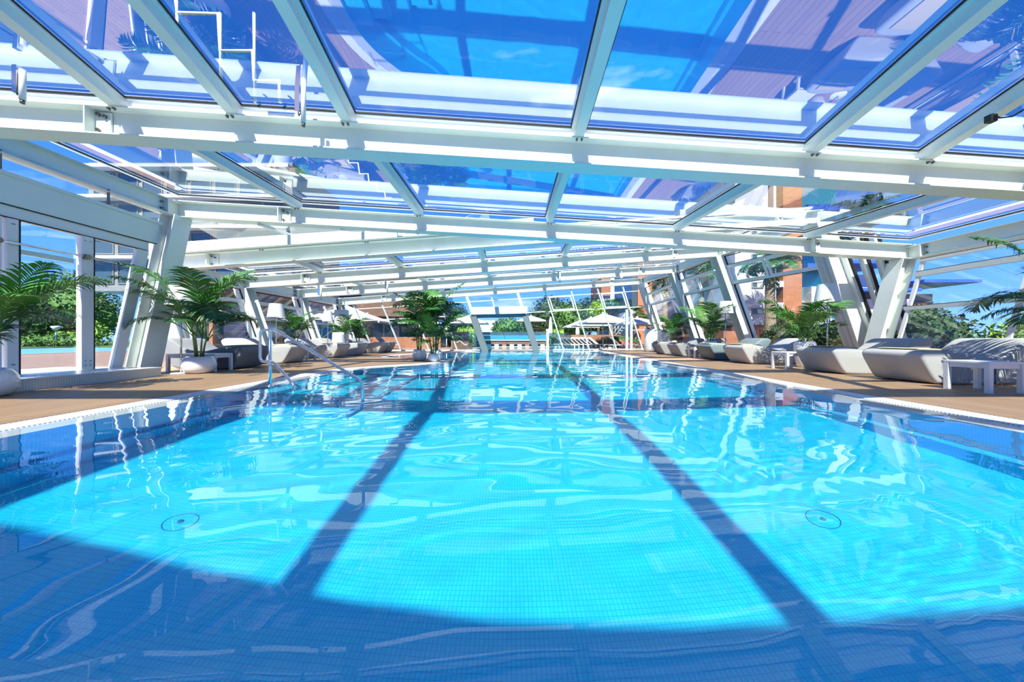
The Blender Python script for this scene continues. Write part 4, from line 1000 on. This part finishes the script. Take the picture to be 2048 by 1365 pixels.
# hotel wings at the right
def hotel(name, X0, D, label, parts):
    "parts: (mat, x0, x1, z0, z1, depth offset)"
    r = empty(name, (X0, D, -.04)); tag(r, label, 'building')
    for nm, mt, x0_, x1_, z0_, z1_, dy in parts:
        m = MB(); m.box((x0_,dy,z0_),(x1_,dy+6,z1_)); o = m.build(nm, M[mt], r)
    return r
def window(r, x, y, z, w_, h, mt='bwin', half=True):
    m = MB(); m.box((x-.05,y-.06,z-.05),(x+w_+.05,y+.02,z)); m.box((x-.05,y-.06,z+h),(x+w_+.05,y+.02,z+h+.05)); m.box((x-.05,y-.06,z),(x,y+.02,z+h)); m.box((x+w_,y-.06,z),(x+w_+.05,y+.02,z+h)); f = m.build('window_frame', M['greyw'], r)
    m = MB(); m.box((x,y-.02,z),(x+w_,y+.01,z+h)); m.build('pane', M[mt], f)
    if half: m = MB(); m.box((x+w_*.45,y-.04,z),(x+w_,y-.015,z+h)); m.build('blind', M['canvas'], f)
X0 = ptx(1470,21)
h1 = hotel('hotel_wing', X0, 21, 'white hotel wing with slit windows and an orange brick pier behind the right windows',
   [('white_block','render',0,2.0,1.6,11,0),('base_wall','terracotta',-.3,4.4,0,1.6,-.2),('balcony_recess','bwin',2.5,2.85,1.6,11,.4),('corner_edge','render',2.35,2.5,1.6,11,.0),('brick_pier','brick',2.85,4.0,1.6,11,-.1),('teal_front','teal',4.0,6.4,0,11,.3),('white_gable','render',4.4,5.6,1.0,3.9,-.3)])
for z in (2.3,3.9,5.6,7.2): window(h1, 1.05, 0, z, .62, .26)
for z in (2.6,3.9,5.2,6.5): m = MB(); m.box((2.3,-.15,z),(2.85,.5,z+.35)); m.build('balcony', M['render'], h1)
for z in (4.9,6.6,8.4): m = MB(); m.box((4.0,-.5,z),(6.5,.4,z+.35)); m.build('cobalt_slab', M['cobalt'], h1)
for z in (6.0,7.5): m = MB(); m.box((4.2,-.3,z),(6.4,.4,z+.30)); m.build('white_slab', M['render'], h1)
for z in (1.9,3.0): m = MB(); m.box((4.1,.2,z),(6.3,.28,z+.05)); m.build('glass_rail', M['render'], h1)
X0 = ptx(1360,30)
h2 = hotel('hotel_wing', X0, 30, 'second white hotel wing with orange pier and grey stair tower, behind the middle right windows',
   [('white_block','render',0,1.4,0,12,0),('dark_strip','bwin',1.4,1.9,0,12,.3),('brick_pier','brick',1.9,2.6,0,12,-.2),('grey_tower','greyw',2.6,4.2,0,12,0),('base_wall','terracotta',-.5,4.4,0,2.2,-.3)])
for z in (3.2,5.0,6.8): window(h2, .9, 0, z, .5, .4); m = MB(); m.box((1.35,-.3,z-.3),(1.95,.3,z+.15)); m.build('balcony', M['render'], h2)
X0 = ptx(1300,38)
h3 = hotel('hotel_wing', X0, 38, 'third white hotel wing with blue windows, behind the farthest right windows',
   [('white_block','render',0,3.0,2.4,12,0),('base_wall','terracotta',0,3.2,0,2.4,-.2)])
for z in (3.6,5.6): window(h3, 1.9, 0, z, .9, .7, 'cobalt', False)
X0 = ptx(1265,35)
h4 = hotel('brick_tower', X0, 35, 'orange brick tower with a dark window strip beyond the far glass wall', [('brick_wall','brick',.55,2.0,0,9,0),('dark_strip','bwin',0,.55,3.6,9,.2),('white_wall','render',0,.55,0,3.6,.1),('balcony_slab','render',-.2,.55,2.6,2.85,-.3)])
for z in (.3,1.7): window(h4, .1, .08, z, .3, .7, half=False)
X0 = ptx(1203,45)
h5 = hotel('white_block', X0, 45, 'white block with a cobalt blue band behind the palm beyond the far wall', [('upper_wall','render',0,3.9,5.3,10,0),('cobalt_band','cobalt',-1.2,3.9,4.45,5.3,-.4),('brick_top','terracotta',-.1,1.1,6.3,10,-.3),('lower_wall','render',1.4,3.9,0,4.45,.5)])
# white outdoor stair
st = empty('outdoor_stair', (ptx(1222,33),33,-.04)); tag(st, 'white steel outdoor stair with mesh sides behind the largest parasol', 'stairs')
for k in range(9): m = MB(); m.box((.0+.18*k,0,.3+.24*k),(.22+.18*k,.8,.36+.24*k)); m.build('stair_tread', M['render'], st)
for dz in (0,.45,.9): m = MB(); m.tube([(0,0,.5+dz),(1.75,0,2.8+dz)], .035, 5); m.build('stair_rail', M['render'], st)
for k in range(6): m = MB(); m.tube([(.3*k+.1,0,.55+.4*k),(.3*k+.1,0,1.55+.4*k)], .03, 5); m.build('baluster', M['render'], st)
# villa between the slanted columns
vl = hotel('villa', ptx(1692,30), 30, 'white villa with flat cobalt blue roofs beyond the right columns', [('ground_floor','render',.6,5.5,0,4.2,0),('upper_cube','render',.7,2.7,5.0,6.4,.5),('grey_wall','greyw',0,8.5,4.1,4.75,.8),('brick_part','terracotta',6.4,8.0,3.0,4.0,.4)])
for a, b in (((-.4,-1.2,4.75),(5.2,5,5.0)),((-1.0,-1.0,7.1),(3.9,4,7.35)),((5.6,-1.0,5.5),(10.5,4,5.75))): m = MB(); m.box(a, b); m.build('cobalt_roof', M['cobalt'], vl)
foliage('tree', [(ptx(1700,24),24,1.9,1.0,1.0,1.1)], 700, .12, 'fol1', 'dark leafy tree in front of the white villa', 'tree', 61, (ptx(1700,24),24,1.4,.12))
foliage('tree', [(ptx(1838,18),18,1.5,1.3,1.0,1.1)], 900, .11, 'fol1', 'dark leafy tree top above the right hedge', 'tree', 62, (ptx(1838,18),18,1.0,.12))
# distant white block through the gate
wb = hotel('white_store', ptx(957,60), 60, 'small white building with a brown side wall seen through the gate', [('white_wall','render',0,2.9,0,3.9,0),('brown_side','brown',2.9,3.8,0,3.7,.8)])
# left buildings
lb = hotel('restaurant', -26, 30, 'low brown restaurant building with teal glass front beyond the left loungers', [('teal_glazing','teal',4.0,19.5,0,2.6,.6),('brown_fascia','brown',3.0,20.0,2.6,4.2,-1.5),('dark_band','bwin',5,19.8,4.2,5.2,0),('upper_brown','brown',4,19.8,5.2,5.7,-.2)])
for k in range(12): m = MB(); m.box((4.2+1.3*k,.45,0),(4.32+1.3*k,.6,2.6)); m.build('mullion', M['render'], lb)
bc = MB(); bc.box((ptx(893,36),36,-.04),(ptx(893,36)+.5,36.5,4.9)); tag(bc.build('brick_column', M['brick']), 'tall orange brick column left of the gate', 'column')
lh = hotel('hotel_block', -27, 22, 'dark windowed hotel block rising behind the left clerestory', [('main_wall','greyw',0,13.0,3.8,12,0),('ground_floor','render',4.0,12.5,0,3.8,2.0)])
for j in range(4):
    for i in range(8): window(lh, .4+1.55*i, 0, 4.3+1.9*j, 1.2, 1.3, 'bwin', False)
    m = MB(); m.box((-.2,-.6,5.75+1.9*j),(13.1,.1,5.95+1.9*j)); m.build('floor_slab', M['render'], lh)
# pergola terrace outside the left wall
pg = empty('annex', (-14.5,14.6,-.04)); tag(pg, 'white annex with horizontal louvres and a brown timber roof outside the left wall', 'building')
for nm, mt, a, b in (('annex_wall','render',(-.0,0,0),(.3,9.2,2.5)),('timber_roof','brown',(-.6,-1,2.9),(1.9,9.5,3.1)),('timber_band','terracotta',(-.1,-.5,2.5),(.25,9.5,2.75))):
    m = MB(); m.box(a, b); m.build(nm, M[mt], pg)
for k in range(7): m = MB(); m.box((.3,0,.5+.3*k),(.42,9.2,.58+.3*k)); m.build('louvre', M['canvas'], pg)
for k in range(3): m = MB(); m.box((1.5,.2+4.2*k,0),(1.66,.36+4.2*k,2.9)); m.build('timber_post', M['terracotta'], pg)
for k in range(3): m = MB(); m.box((.31,.8+3.0*k,0.3),(.45,2.2+3.0*k,2.1)); m.build('window', M['bwin'], pg)
